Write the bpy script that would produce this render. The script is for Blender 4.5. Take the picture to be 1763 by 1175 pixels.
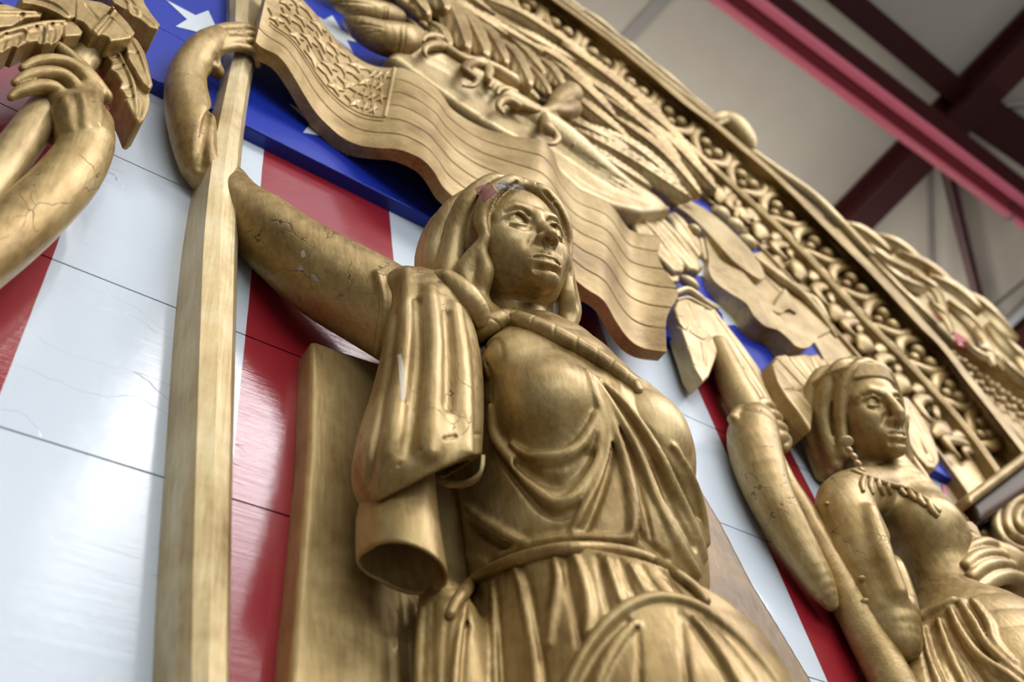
import bpy, bmesh, math, random, time
import numpy as np
from mathutils import Vector, Matrix
random.seed(7); np.random.seed(7)
T0=time.time()
for o in list(bpy.data.objects): bpy.data.objects.remove(o)
C=bpy.context.scene.collection
# ------------------------------------------------------------------ camera
# camera orientation recovered from the vanishing points: columns = along the wagon, up, out of the wagon
S=0.6; CAMZ=1.5; F=1663.914; CX,CY=881.5,587.5
B=np.array([[0.80911308,-0.14836693,0.56839086],[0.36661639,-0.62848823,-0.68578743],[0.45911594,0.7639894,-0.45414363]])
X0,SW=0.06385,0.32127            # first stripe edge and stripe width along the wagon
def w3(c): return Vector((c[0],-c[2],c[1]))
cam=bpy.data.cameras.new('camera'); co=bpy.data.objects.new('camera',cam); C.objects.link(co)
m=Matrix.Identity(4)
for i,v in enumerate((w3(B[0]),-w3(B[1]),-w3(B[2]))):
    for j in range(3): m[j][i]=v[j]
m[1][3]=-S; m[2][3]=CAMZ
co.matrix_world=m
cam.sensor_width=36; cam.lens=F/1763*36; cam.clip_start=.01
cam.dof.use_dof=True; cam.dof.focus_distance=1.05; cam.dof.aperture_fstop=4.5
sc=bpy.context.scene; sc.camera=co
# ------------------------------------------------------------------ light and exposure
wd=bpy.data.worlds.new('hall_air'); sc.world=wd; wd.use_nodes=True
wd.node_tree.nodes['Background'].inputs[0].default_value=(.80,.90,1,1)
wd.node_tree.nodes['Background'].inputs[1].default_value=.07
sc.view_settings.view_transform='Standard'; sc.view_settings.look='None'; sc.view_settings.gamma=1; sc.view_settings.use_curve_mapping=False
sc.view_settings.exposure=0.06
def lamp(name,loc,size,power,col,aim=None):
    l=bpy.data.lights.new(name,'AREA'); l.shape='RECTANGLE'; l.size,l.size_y=size; l.energy=power; l.color=col
    o=bpy.data.objects.new(name,l); C.objects.link(o); o.location=loc
    d=Vector((0,0,-1)) if aim is None else (Vector(aim)-Vector(loc))
    o.rotation_euler=d.to_track_quat('-Z','Y').to_euler(); return o
for i,x in enumerate((3.0,6.8)):
    lamp('hall_lamp',(x,-4.5,7.0),(3.8,1.5),270,(.97,.96,1))
    lamp('hall_lamp_far',(x,-6.1,7.0),(3.8,1.1),85,(.97,.96,1))
for i,x in enumerate((-4.2,.6,5.4,10.2)):
    lamp('added_ceiling_uplight',(x,-7.3,7.0),(3.4,.5),60,(1,.95,.86),(x,-7.3,9))  # added uplight, only brightens the ceiling
for i,x in enumerate((-1.0,3.5,8.0)):
    lamp('aisle_lamp',(x,-3.4,6.7),(2.6,.3),50,(1,.96,.88))
    lamp('added_back_uplight',(x,2.5,6.2),(2.6,.5),95,(1,.95,.86),(x,2.5,9))  # second lamp is an added uplight behind the wagon, brightening the ceiling
lamp('added_front_fill',(.5,-12.4,4.7),(14,3.4),1020,(.88,.95,1),(.5,0,3.0))  # added fill from the front, stands for no known window
for i,x in enumerate((-3.0,5.2)):
    lamp('roof_light_panel',(x,-2.9,7.45),(8,1.4),29,(.84,.87,1))
# ------------------------------------------------------------------ placing helpers
def ray(px,py): return B.T@np.array([(px-CX)/F,(py-CY)/F,1.0])
def uv_of(px,py,h=0.0):
    r=ray(px,py); t=-(1-h)/r[2]; return r[0]*t,r[1]*t
def wp(u,v,h): return np.array([u*S,-h*S,CAMZ+v*S])        # panel coordinates to metres
RELIEF=1.0      # how far a group of carvings stands out, as a share of the heights written with them
def at(px,py,h=0.0):
    h=h*RELIEF
    u,v=uv_of(px,py,h); return wp(u,v,h)
def mpp(px,py,h=0.0,k=None):                                          # metres that one pixel spans there
    return -(1-h*RELIEF)/ray(px,py)[2]*S/F
def proj(P):
    q=np.asarray(P)-np.array([0,-S,CAMZ]); cxyz=np.stack([q[...,0],q[...,2],-q[...,1]],-1)@B.T
    return cxyz[...,:2]/cxyz[...,2:3]*F+np.array([CX,CY])
CR=np.array(w3(B[0])); CU=-np.array(w3(B[1])); CB=-np.array(w3(B[2]))   # image right, image up, towards viewer
def catmull(P,n=6,closed=False):
    P=np.asarray(P,float); N=len(P); out=[]
    rng=range(N) if closed else range(N-1)
    for i in rng:
        if closed: a,b,c,d=P[(i-1)%N],P[i],P[(i+1)%N],P[(i+2)%N]
        else: a,b,c,d=P[max(i-1,0)],P[i],P[i+1],P[min(i+2,N-1)]
        for k in range(n):
            t=k/n; out.append(.5*((2*b)+(c-a)*t+(2*a-5*b+4*c-d)*t*t+(-a+3*b-3*c+d)*t**3))
    if not closed: out.append(P[-1])
    return np.array(out)
# ------------------------------------------------------------------ objects
def empty(name,loc,label,cat,group=None):
    o=bpy.data.objects.new(name,None); C.objects.link(o); o.location=loc; o.empty_display_size=.05
    o['label']=label; o['category']=cat
    if group: o['group']=group
    return o
def mesh(name,V,Fc,mat,parent=None,smooth=True,label=None):
    V=np.asarray(V,float)
    if parent is not None: V=V-np.array(parent_origin(parent))
    me=bpy.data.meshes.new(name); 
    if isinstance(Fc,np.ndarray) and Fc.ndim==2:
        n=Fc.shape[1]; me.vertices.add(len(V)); me.vertices.foreach_set('co',V.astype(np.float32).ravel())
        me.loops.add(Fc.size); me.loops.foreach_set('vertex_index',Fc.astype(np.int32).ravel())
        me.polygons.add(len(Fc)); me.polygons.foreach_set('loop_start',np.arange(len(Fc),dtype=np.int32)*n); me.polygons.foreach_set('loop_total',np.full(len(Fc),n,np.int32))
        me.update(calc_edges=True); me.validate()
    else:
        me.from_pydata([tuple(v) for v in V],[],[tuple(f) for f in Fc]); me.update()
    me.shade_smooth() if smooth else me.shade_flat()
    for mm in (mat if isinstance(mat,(list,tuple)) else [mat]): me.materials.append(mm)
    o=bpy.data.objects.new(name,me); C.objects.link(o)
    if parent is not None: o.parent=parent
    if label: o['label']=label
    return o
def parent_origin(p):
    l=np.array(p.location)
    return l+parent_origin(p.parent) if p.parent else l
def tag(o,label,cat,group=None):
    o['label']=label; o['category']=cat
    if group: o['group']=group
    return o
class MB:
    def __init__(s): s.V=[]; s.F=[]
    def quadgrid(s,G,close_u=False,close_v=False):
        G=np.asarray(G); a,b=G.shape[:2]; o=len(s.V); s.V+=list(G.reshape(-1,3))
        for i in range(a if close_u else a-1):
            for j in range(b if close_v else b-1):
                i2,j2=(i+1)%a,(j+1)%b
                s.F.append((o+i*b+j,o+i2*b+j,o+i2*b+j2,o+i*b+j2))
        return o
    def fan(s,ids): s.F.append(tuple(ids))
    def box(s,c,ax):      # centre, three half-axis vectors
        o=len(s.V); c=np.asarray(c,float)
        for i in (-1,1):
            for j in (-1,1):
                for k in (-1,1): s.V.append(c+i*np.asarray(ax[0])+j*np.asarray(ax[1])+k*np.asarray(ax[2]))
        for f in ((0,1,3,2),(4,6,7,5),(0,4,5,1),(2,3,7,6),(0,2,6,4),(1,5,7,3)): s.F.append(tuple(o+q for q in f))
    def prism(s,P,d):     # closed outline P (3-D) pushed by vector d
        o=len(s.V); n=len(P); P=np.asarray(P,float); s.V+=list(P)+list(P+np.asarray(d))
        s.F.append(tuple(o+i for i in range(n))); s.F.append(tuple(o+n+i for i in reversed(range(n))))
        for i in range(n): j=(i+1)%n; s.F.append((o+i,o+n+i,o+n+j,o+j))
    def tube(s,P,R,n=8,up=None):
        P=np.asarray(P,float); rings=[]
        for i in range(len(P)):
            t=P[min(i+1,len(P)-1)]-P[max(i-1,0)]; t/=np.linalg.norm(t)+1e-12
            a=np.cross(t,(0,0,1) if up is None else up); 
            if np.linalg.norm(a)<1e-6: a=np.cross(t,(1,0,0))
            a/=np.linalg.norm(a); b=np.cross(t,a); r=R[i] if hasattr(R,'__len__') else R
            rings.append([P[i]+r*(a*math.cos(q)+b*math.sin(q)) for q in np.linspace(0,2*math.pi,n,endpoint=False)])
        o=s.quadgrid(rings,False,True)
        s.F.append(tuple(o+i for i in range(n))[::-1]); e=o+(len(P)-1)*n; s.F.append(tuple(e+i for i in range(n)))
    def build(s,name,mat,parent=None,smooth=True,label=None): 
        o=mesh(name,np.array(s.V),s.F,mat,parent,smooth,label); fixn(o); return o
def fixn(o):
    bm=bmesh.new(); bm.from_mesh(o.data); bmesh.ops.recalc_face_normals(bm,faces=bm.faces); bm.to_mesh(o.data); bm.free()
def smooth_angle(o,deg=40):
    bm=bmesh.new(); bm.from_mesh(o.data)
    for e in bm.edges:
        if len(e.link_faces)==2 and e.calc_face_angle(0)>math.radians(deg): e.smooth=False
    for f in bm.faces: f.smooth=True
    bm.to_mesh(o.data); bm.free()
# ------------------------------------------------------------------ carving with distance fields
class Sculpt:
    """smooth unions and cuts of tubes, blobs and slabs on a grid, meshed with surface nets"""
    def __init__(s,cell): s.cell=cell; s.ops=[]
    def op(s,kind,lo,hi,f,k): s.ops.append((kind,np.asarray(lo,float),np.asarray(hi,float),f,k))
    def tube(s,P,R,k=0.0,sub=False,sy=1.0):
        P=np.asarray(P,float); R=np.broadcast_to(np.asarray(R,float),(len(P),)).copy()
        lo=(P-R[:,None]*np.array([1,sy,1])).min(0); hi=(P+R[:,None]*np.array([1,sy,1])).max(0); cell=s.cell
        def f(xs,ys,zs):
            out=np.full((len(xs),len(ys),len(zs)),1e3,np.float32); pad=k+2.5*cell
            for i in range(len(P)-1):
                a,b,ra,rb=P[i],P[i+1],R[i],R[i+1]; r=max(ra,rb)
                l=np.minimum(a,b)-(r*np.array([1,sy,1])+pad*np.array([1,sy,1])); h=np.maximum(a,b)+(r*np.array([1,sy,1])+pad*np.array([1,sy,1]))
                ix=np.searchsorted(xs,(l[0],h[0])); iy=np.searchsorted(ys,(l[1],h[1])); iz=np.searchsorted(zs,(l[2],h[2]))
                if ix[0]>=ix[1] or iy[0]>=iy[1] or iz[0]>=iz[1]: continue
                x=(xs[ix[0]:ix[1]]-a[0])[:,None,None]; y=((ys[iy[0]:iy[1]]-a[1])/sy)[None,:,None]; z=(zs[iz[0]:iz[1]]-a[2])[None,None,:]
                d=b-a; d=np.array([d[0],d[1]/sy,d[2]]); L=max(d@d,1e-12)
                t=np.clip((x*d[0]+y*d[1]+z*d[2])/L,0,1)
                q=np.sqrt((x-t*d[0])**2+(y-t*d[1])**2+(z-t*d[2])**2)-(ra+(rb-ra)*t)
                sl=out[ix[0]:ix[1],iy[0]:iy[1],iz[0]:iz[1]]; np.minimum(sl,q,out=sl)
            return out
        s.op('sub' if sub else 'add',lo,hi,f,k)
    def ell(s,c,ax,r,k=0.0,sub=False):
        c=np.asarray(c,float); A=np.asarray(ax,float); r=np.asarray(r,float)
        e=np.sqrt(((A*r[:,None])**2).sum(0)); 
        def f(xs,ys,zs):
            x=(xs-c[0])[:,None,None].astype(np.float32); y=(ys-c[1])[None,:,None].astype(np.float32); z=(zs-c[2])[None,None,:].astype(np.float32)
            q=[(A[i,0]*x+A[i,1]*y+A[i,2]*z)/r[i] for i in range(3)]
            k0=np.sqrt(q[0]**2+q[1]**2+q[2]**2); k1=np.sqrt((q[0]/r[0])**2+(q[1]/r[1])**2+(q[2]/r[2])**2)
            return k0*(k0-1)/np.maximum(k1,1e-9)
        s.op('sub' if sub else 'add',c-e,c+e,f,k)
    def slab(s,poly,y0,y1,rnd=0.0,k=0.0,sub=False):      # outline in the plane of the panel (x,z), from depth y0 to y1
        Pl=np.asarray(poly,float); lo=np.array([Pl[:,0].min(),min(y0,y1),Pl[:,1].min()]); hi=np.array([Pl[:,0].max(),max(y0,y1),Pl[:,1].max()])
        yc=(y0+y1)/2; hy=abs(y1-y0)/2
        def f(xs,ys,zs):
            d=poly_sd(Pl,xs,zs)+rnd
            w=np.abs(ys-yc)-hy+rnd
            a=d[:,None,:]; b=w[None,:,None]
            return np.minimum(np.maximum(a,b),0)+np.sqrt(np.maximum(a,0)**2+np.maximum(b,0)**2)-rnd
        s.op('sub' if sub else 'add',lo,hi,f,k)
    def half(s,p0,p1,p2,away,lo=None,hi=None,k=0.0):      # cut off everything on the side of the plane where `away` lies
        p0,p1,p2,away=[np.asarray(q,float) for q in (p0,p1,p2,away)]; n=np.cross(p1-p0,p2-p0); n/=np.linalg.norm(n)
        if (away-p0)@n<0: n=-n
        def f(xs,ys,zs): return -((xs-p0[0])[:,None,None]*n[0]+(ys-p0[1])[None,:,None]*n[1]+(zs-p0[2])[None,None,:]*n[2])
        s.op('sub',(-9,-9,-9) if lo is None else lo,(9,9,9) if hi is None else hi,f,k)
    def build(s,ymax=None):
        c=s.cell; adds=[o for o in s.ops if o[0]=='add']
        lo=np.min([o[1] for o in adds],0)-3*c; hi=np.max([o[2] for o in adds],0)+3*c
        if ymax is not None: hi[1]=min(hi[1],ymax)
        n=np.ceil((hi-lo)/c).astype(int)+1
        ax=[lo[i]+c*np.arange(n[i]) for i in range(3)]
        D=np.full(n,1.0,np.float32)
        for kind,l,h,f,k in s.ops:
            e=k+2.5*c; ix=[np.searchsorted(ax[i],(l[i]-e,h[i]+e)) for i in range(3)]
            if any(q[0]>=q[1] for q in ix): continue
            sl=D[ix[0][0]:ix[0][1],ix[1][0]:ix[1][1],ix[2][0]:ix[2][1]]
            d=f(*[ax[i][ix[i][0]:ix[i][1]] for i in range(3)]).astype(np.float32)
            if kind=='sub': 
                d=-d
                if k>0: g=np.maximum(k-np.abs(sl-d),0)/k; sl[...]=np.maximum(sl,d)+g*g*k*.25
                else: np.maximum(sl,d,out=sl)
            else:
                if k>0: g=np.maximum(k-np.abs(sl-d),0)/k; sl[...]=np.minimum(sl,d)-g*g*k*.25
                else: np.minimum(sl,d,out=sl)
        for i in range(3):
            q=[slice(None)]*3
            for e in (0,-1): q[i]=e; D[tuple(q)]=np.maximum(D[tuple(q)],.4*c)
        return surface_nets(D,lo,c)
def poly_sd(P,xs,zs):
    x=xs[:,None]; z=zs[None,:]; d=np.full((len(xs),len(zs)),1e9); inside=np.zeros(d.shape,bool); n=len(P)
    for i in range(n):
        a=P[i]; b=P[(i+1)%n]; e=b-a; wx=x-a[0]; wz=z-a[1]
        t=np.clip((wx*e[0]+wz*e[1])/max(e@e,1e-12),0,1)
        d=np.minimum(d,(wx-t*e[0])**2+(wz-t*e[1])**2)
        c=((a[1]<=z)!=(b[1]<=z))
        if abs(e[1])>1e-12: inside^=(c&(x<a[0]+(z-a[1])*e[0]/e[1]))
    d=np.sqrt(d); return np.where(inside,-d,d)
def surface_nets(D,lo,c):
    sg=D<0; n=np.array(D.shape)-1
    cnt=np.zeros(n,np.uint8); cs=[(i,j,k) for i in (0,1) for j in (0,1) for k in (0,1)]
    for i,j,k in cs: cnt+=sg[i:i+n[0],j:j+n[1],k:k+n[2]]
    I=np.argwhere((cnt>0)&(cnt<8)); idx=np.full(n,-1,np.int32); idx[I[:,0],I[:,1],I[:,2]]=np.arange(len(I))
    val={q:D[I[:,0]+q[0],I[:,1]+q[1],I[:,2]+q[2]] for q in cs}
    acc=np.zeros((len(I),3)); m=np.zeros(len(I))
    for a in cs:
        for d in range(3):
            if a[d]: continue
            b=list(a); b[d]=1; va,vb=val[a],val[tuple(b)]; x=(va<0)!=(vb<0)
            t=np.where(x,va/np.where(x,va-vb,1),0); p=np.array(a,float)[None,:].repeat(len(I),0); p[:,d]+=t
            acc+=p*x[:,None]; m+=x
    V=lo+c*(I+acc/m[:,None]); Q=[]
    for d in range(3):
        e,g=[(1,2),(2,0),(0,1)][d]
        s0=[slice(None)]*3; s1=[slice(None)]*3; s0[d]=slice(0,-1); s1[d]=slice(1,None)
        A,Bs=sg[tuple(s0)],sg[tuple(s1)]; E=np.argwhere(A!=Bs)
        E=E[(E[:,e]>0)&(E[:,g]>0)&(E[:,e]<n[e])&(E[:,g]<n[g])]
        def ii(de,dg): q=E.copy(); q[:,e]-=de; q[:,g]-=dg; return idx[q[:,0],q[:,1],q[:,2]]
        q=np.stack([ii(1,1),ii(0,1),ii(0,0),ii(1,0)],1); fl=~A[E[:,0],E[:,1],E[:,2]]
        q[fl]=q[fl][:,::-1]; Q.append(q)
    Q=np.concatenate(Q); Q=Q[(Q>=0).all(1)]
    return V,Q
def sculpt(name,sc_,mat,parent=None,label=None,ymax=.004,relax=2):
    V,Q=sc_.build(ymax)
    if relax: V=relax_mesh(V,Q,relax)
    return mesh(name,V,Q,mat,parent,True,label)
def relax_mesh(V,Q,it):
    n=len(V)
    for s_ in range(it):
        for lam in (.5,-.52):
            acc=np.zeros_like(V); c=np.zeros(n)
            for a,b in ((0,1),(1,2),(2,3),(3,0)):
                for p,q in ((a,b),(b,a)):
                    for d in range(3): acc[:,d]+=np.bincount(Q[:,p],weights=V[Q[:,q],d],minlength=n)
                    c+=np.bincount(Q[:,p],minlength=n)
            V=V+lam*(acc/np.maximum(c,1)[:,None]-V)
    return V
def PX(pts,n=0):
    """list of (px,py,h,radius in px) -> world points and radii"""
    P=np.array([at(p[0],p[1],p[2]) for p in pts]); R=np.array([p[3]*mpp(p[0],p[1],p[2]) for p in pts])
    if n:
        Q=catmull(np.column_stack([P,R]),n); P,R=Q[:,:3],np.maximum(Q[:,3],1e-5)
    return P,R
def tb(s,pts,k=0,sub=False,n=4,sy=1.0):
    P,R=PX(pts,n); s.tube(P,R,k*mpp(*pts[len(pts)//2][:3]),sub,sy)
def bl(s,px,py,h,rx,ry,rz,ang=0,k=0,sub=False):
    """ellipsoid with axes image-right (turned by ang), image-up, view; radii in px"""
    q=mpp(px,py,h); a=math.radians(ang); e1=CR*math.cos(a)+CU*math.sin(a); e2=-CR*math.sin(a)+CU*math.cos(a)
    s.ell(at(px,py,h),[e1,e2,CB],np.array([rx,ry,rz])*q,k*q,sub)
def slb(s,poly,h0,h1,rnd=0,k=0,sub=False):
    """slab whose FRONT outline (at height h1) is given in px"""
    P=np.array([at(x,y,h1)[[0,2]] for x,y in poly]); q=mpp(poly[0][0],poly[0][1],h1)
    s.slab(P,-h0*S*RELIEF,-h1*S*RELIEF,rnd*q,k*q,sub)
# ------------------------------------------------------------------ materials
class NT:
    def __init__(s,name):
        s.m=bpy.data.materials.new(name); s.m.use_nodes=True; s.t=s.m.node_tree; s.b=s.t.nodes['Principled BSDF']
    def n(s,ty,**kw):
        o=s.t.nodes.new('ShaderNode'+ty)
        for k,v in kw.items():
            if k in ('i',):
                for a,b in v.items(): 
                    if hasattr(b,'is_linked') or isinstance(b,bpy.types.NodeSocket): s.t.links.new(b,o.inputs[a])
                    else: o.inputs[a].default_value=b
            else: setattr(o,k,v)
        return o
    def l(s,a,b): s.t.links.new(a,b)
    def math(s,op,a,b=0.0,c=0.0):
        o=s.n('Math',operation=op)
        for i,x in enumerate((a,b,c)):
            if isinstance(x,(int,float)): o.inputs[i].default_value=x
            else: s.l(x,o.inputs[i])
        return o.outputs[0]
    def mix(s,f,a,b):
        o=s.n('Mix',data_type='RGBA')
        for k,x in ((0,f),(6,a),(7,b)):
            if isinstance(x,(int,float)): o.inputs[k].default_value=x
            elif isinstance(x,tuple): o.inputs[k].default_value=(*x,1)
            else: s.l(x,o.inputs[k])
        return o.outputs[2]
    def ramp(s,f,stops):
        o=s.n('ValToRGB'); s.l(f,o.inputs[0]); e=o.color_ramp.elements
        while len(e)<len(stops): e.new(.5)
        for q,(p,c) in zip(e,stops): q.position=p; q.color=(*c,1) if len(c)==3 else c
        return o.outputs[0]
    def noise(s,vec,scale,detail=3,rough=.55):
        return s.n('TexNoise',i={'Vector':vec,'Scale':scale,'Detail':detail,'Roughness':rough}).outputs['Fac']
    def pos(s,scale=(1,1,1),rot=(0,0,0)):
        g=s.n('TexCoord').outputs['Object']; mp=s.n('Mapping',i={'Vector':g,'Scale':scale,'Rotation':rot}); return mp.outputs[0]
def gold(name,crack=.35,cscale=30,grain=(60,60,9),base=((.165,.090,.022),(.355,.235,.082),(.545,.405,.20)),metal=.40,rough=.42):
    t=NT(name); p=t.pos(); g=t.pos(grain)
    big=t.noise(p,9,4); fine=t.noise(p,70,4,.65); gr=t.noise(g,3.2,4,.6)
    f=t.math('ADD',t.math('MULTIPLY',big,.6),t.math('ADD',t.math('MULTIPLY',fine,.2),t.math('MULTIPLY',gr,.25)))
    col=t.ramp(f,[(.36,base[0]),(.52,base[1]),(.70,base[2])])
    # cracked paint: thin distorted cell edges, only in some patches
    nz=t.n('TexNoise',i={'Vector':p,'Scale':26.0,'Detail':3.0}); dv=t.n('MixRGB',blend_type='ADD',i={'Fac':.045,'Color1':p,'Color2':nz.outputs['Color']})
    sc=t.n('Mapping',i={'Vector':dv.outputs[0],'Scale':(1,1,.55)})
    vo=t.n('TexVoronoi',feature='DISTANCE_TO_EDGE',i={'Vector':sc.outputs[0],'Scale':cscale})
    mask=t.math('MULTIPLY',t.ramp(t.noise(p,5.5,2),[(.62-crack*.5,(0,0,0)),(.66-crack*.35,(1,1,1))]),t.ramp(t.noise(p,33,2),[(.44,(0,0,0)),(.52,(1,1,1))]))
    ck=t.math('MULTIPLY',t.math('SUBTRACT',1.0,t.ramp(vo.outputs['Distance'],[(.003,(0,0,0)),(.012,(1,1,1))])),mask)
    col=t.mix(t.math('MULTIPLY',ck,.85),col,(.025,.014,.006))
    t.l(col,t.b.inputs['Base Color']); t.b.inputs['Metallic'].default_value=metal
    r=t.math('ADD',rough-.12,t.math('MULTIPLY',fine,.26)); t.l(r,t.b.inputs['Roughness'])
    hgt=t.math('ADD',t.math('MULTIPLY',gr,.5),t.math('ADD',t.math('MULTIPLY',fine,.35),t.math('MULTIPLY',ck,-1.6)))
    bp=t.n('Bump',i={'Strength':.22,'Distance':.004,'Height':hgt}); t.l(bp.outputs[0],t.b.inputs['Normal'])
    return t.m
GOLD=gold('gold_paint',-.12); GOLDF=gold('smooth_gold_paint',-.25); GOLDC=gold('cracked_gold_paint',.42,24); GOLDW=gold('grained_gold_paint',-.1,40,(8,90,90))
GOLDP=gold('gold_paint_pale',-.2,34,(60,60,7),((.24,.15,.05),(.45,.325,.145),(.63,.50,.29)))
GOLDD=gold('gold_paint_brown',-.15,30,(60,60,9),((.17,.095,.026),(.36,.24,.088),(.50,.365,.165)))
GOLDB=gold('shaded_gold_paint',.1,26,(60,60,9),((.055,.027,.007),(.125,.072,.022),(.21,.13,.045)))  # darker copy of the gold: shade on the cloak's right put into the colour
STAFFG=gold('rubbed_gold_paint',-.2,34,(70,70,5),((.33,.22,.085),(.55,.42,.21),(.74,.63,.41)))
def plain(name,col,rough=.5,metal=0,nz=.0,coat=0):
    t=NT(name); t.b.inputs['Roughness'].default_value=rough; t.b.inputs['Metallic'].default_value=metal
    if nz:
        f=t.noise(t.pos(),6,4); t.l(t.mix(f,tuple(c*(1-nz) for c in col),tuple(min(1,c*(1+nz)) for c in col)),t.b.inputs['Base Color'])
    else: t.b.inputs['Base Color'].default_value=(*col,1)
    t.b.inputs['Coat Weight'].default_value=coat
    return t.m
def painted(name,stripes):
    t=NT(name); geo=t.n('NewGeometry').outputs['Position']; sx=t.n('SeparateXYZ',i={0:geo}).outputs[0]
    WHITE=(.56,.615,.68); RED=(.27,.009,.018); BLUE=(.007,.027,.34)
    if stripes:
        u=t.math('DIVIDE',t.math('SUBTRACT',sx,X0*S),SW*S)
        wob=t.math('MULTIPLY',t.math('SUBTRACT',t.noise(geo,14,2),.5),.012)
        fr=t.math('FRACT',t.math('MULTIPLY',t.math('ADD',t.math('ADD',u,wob),20.0),.5))
        col=t.mix(t.math('GREATER_THAN',fr,.5),WHITE,RED)
    else: col=t.mix(.0,BLUE,BLUE)
    mp=t.n('Mapping',i={'Vector':geo,'Scale':(1.6,1,55)}); gr=t.noise(mp.outputs[0],3.0,5,.7)
    mp2=t.n('Mapping',i={'Vector':geo,'Scale':(2.2,1,30)}); st=t.noise(mp2.outputs[0],2.2,4,.75)
    dirt=t.math('MULTIPLY',t.ramp(st,[(.66,(0,0,0)),(.74,(1,1,1))]),.35)
    col=t.mix(dirt,col,(.12,.09,.075) if stripes else (.004,.012,.12))
    # hairline cracks along the grain
    cn=t.n('TexNoise',i={'Vector':geo,'Scale':9.0,'Detail':3.0}); cv=t.n('MixRGB',blend_type='ADD',i={'Fac':.12,'Color1':geo,'Color2':cn.outputs['Color']})
    cm=t.n('Mapping',i={'Vector':cv.outputs[0],'Scale':(1.2,1,5)})
    vo=t.n('TexVoronoi',feature='DISTANCE_TO_EDGE',i={'Vector':cm.outputs[0],'Scale':4.0})
    ck=t.math('MULTIPLY',t.math('SUBTRACT',1.0,t.ramp(vo.outputs['Distance'],[(.0015,(0,0,0)),(.005,(1,1,1))])),t.ramp(t.noise(geo,4,2),[(.58,(0,0,0)),(.63,(1,1,1))]))
    col=t.mix(t.math('MULTIPLY',ck,.8),col,(.05,.04,.035))
    t.l(col,t.b.inputs['Base Color'])
    t.b.inputs['Roughness'].default_value=.5
    t.b.inputs['Coat Weight'].default_value=1.0 if stripes else .45; t.b.inputs['Coat Roughness'].default_value=.10; t.b.inputs['Coat IOR'].default_value=1.5; t.b.inputs['Specular IOR Level'].default_value=.15
    h=t.math('ADD',t.math('MULTIPLY',gr,.6),t.math('MULTIPLY',t.noise(geo,16,3),.8))
    bp=t.n('Bump',i={'Strength':.10,'Distance':.004,'Height':t.math('SUBTRACT',h,t.math('MULTIPLY',ck,.6))})
    t.l(bp.outputs[0],t.b.inputs['Normal']); t.l(bp.outputs[0],t.b.inputs['Coat Normal'])
    return t.m
STRIPES=painted('striped_gloss_paint',True); BLUEP=painted('blue_gloss_paint',False)
STARW=plain('white_star_paint',(.66,.71,.76),.35,0,.03,.6)
CEIL=plain('grey_insulation_sheet',(.56,.52,.45),.85,0,.06)
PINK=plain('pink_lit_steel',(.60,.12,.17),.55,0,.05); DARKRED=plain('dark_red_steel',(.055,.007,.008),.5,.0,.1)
ROD=plain('grey_steel_rod',(.22,.20,.18),.5,.4); SEAM=plain('grey_seam_tape',(.36,.35,.33),.8)
FLOORM=plain('grey_concrete',(.13,.12,.11),.7,0,.1)
REDCHIP=plain('old_red_undercoat',(.30,.10,.085),.6,0,.15); GREYWOOD=plain('bare_grey_wood',(.36,.32,.29),.7,0,.25)
# ------------------------------------------------------------------ the hall
def struct(o): o['kind']='structure'; return o
mb=MB(); mb.box((4,-4,-.1),((14,0,0),(0,9,0),(0,0,.1))); struct(mb.build('floor',FLOORM,None,False))
WALLM=plain('pale_wall_paint',(.42,.41,.39),.8)
def wall_box(name,x0,x1,z0,z1): mb=MB(); mb.box(((x0+x1)/2,-12.7,(z0+z1)/2),(((x1-x0)/2,0,0),(0,.1,0),(0,0,(z1-z0)/2))); return struct(mb.build(name,WALLM,None,False))
wall_box('wall_front',-10,18,0,3.0); wall_box('wall_front',-10,18,6.4,7.8); wall_box('wall_front',-10,-6.5,3.0,6.4); wall_box('wall_front',7.5,18,3.0,6.4)
mb=MB()
for x in (-6.5,-3.0,.5,4.0,7.5): mb.box((x,-12.6,4.7),((.05,0,0),(0,.06,0),(0,0,1.7)))
for z in (3.0,4.7,6.4): mb.box((.5,-12.6,z),((7,0,0),(0,.06,0),(0,0,.05)))
struct(mb.build('added_window_1',plain('white_frame_paint',(.7,.7,.7),.5),None,False))  # invented, unseen window frame around the added front fill
CZ=CAMZ+10*S      # ceiling height
def cpt(px,py,z=CZ):
    r=ray(px,py); t=(z-CAMZ)/S/r[1]; return np.array([r[0]*t*S,-(r[2]*t+1)*S,z])
mb=MB(); mb.box((4,-4,CZ+.25),((14,0,0),(0,9,0),(0,0,.1))); ceil=struct(mb.build('ceiling',CEIL,None,False))
def steel(name,pts,w,h,mat,label,cat,flange=True,group=None):
    """rolled beam or tube between two points under the ceiling"""
    a,b=[np.asarray(p,float) for p in pts]; d=(b-a)/np.linalg.norm(b-a); s_=np.cross(d,(0,0,1)); s_/=np.linalg.norm(s_); u=np.cross(s_,d)
    prof=[(-w,-h),(w,-h),(w,-h*.8),(w*.14,-h*.8),(w*.14,h*.8),(w,h*.8),(w,h),(-w,h),(-w,h*.8),(-w*.14,h*.8),(-w*.14,-h*.8),(-w,-h*.8)] if flange else [(w*math.cos(q),h*math.sin(q)) for q in np.linspace(0,2*math.pi,16,endpoint=False)]
    m_=MB(); m_.prism([a+s_*x+u*z for x,z in prof],b-a); o=m_.build(name,mat,None,not flange); tag(o,label,cat,group)
    if not flange: smooth_angle(o)
    return o
def span(p,q,a,b,z=CZ):      # line through two picture points at height z, stretched by a and b lengths
    A,Bp=cpt(*p,z),cpt(*q,z); d=Bp-A; return A-d*a,Bp+d*b
HUNG='roof steel over the wagon'
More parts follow.
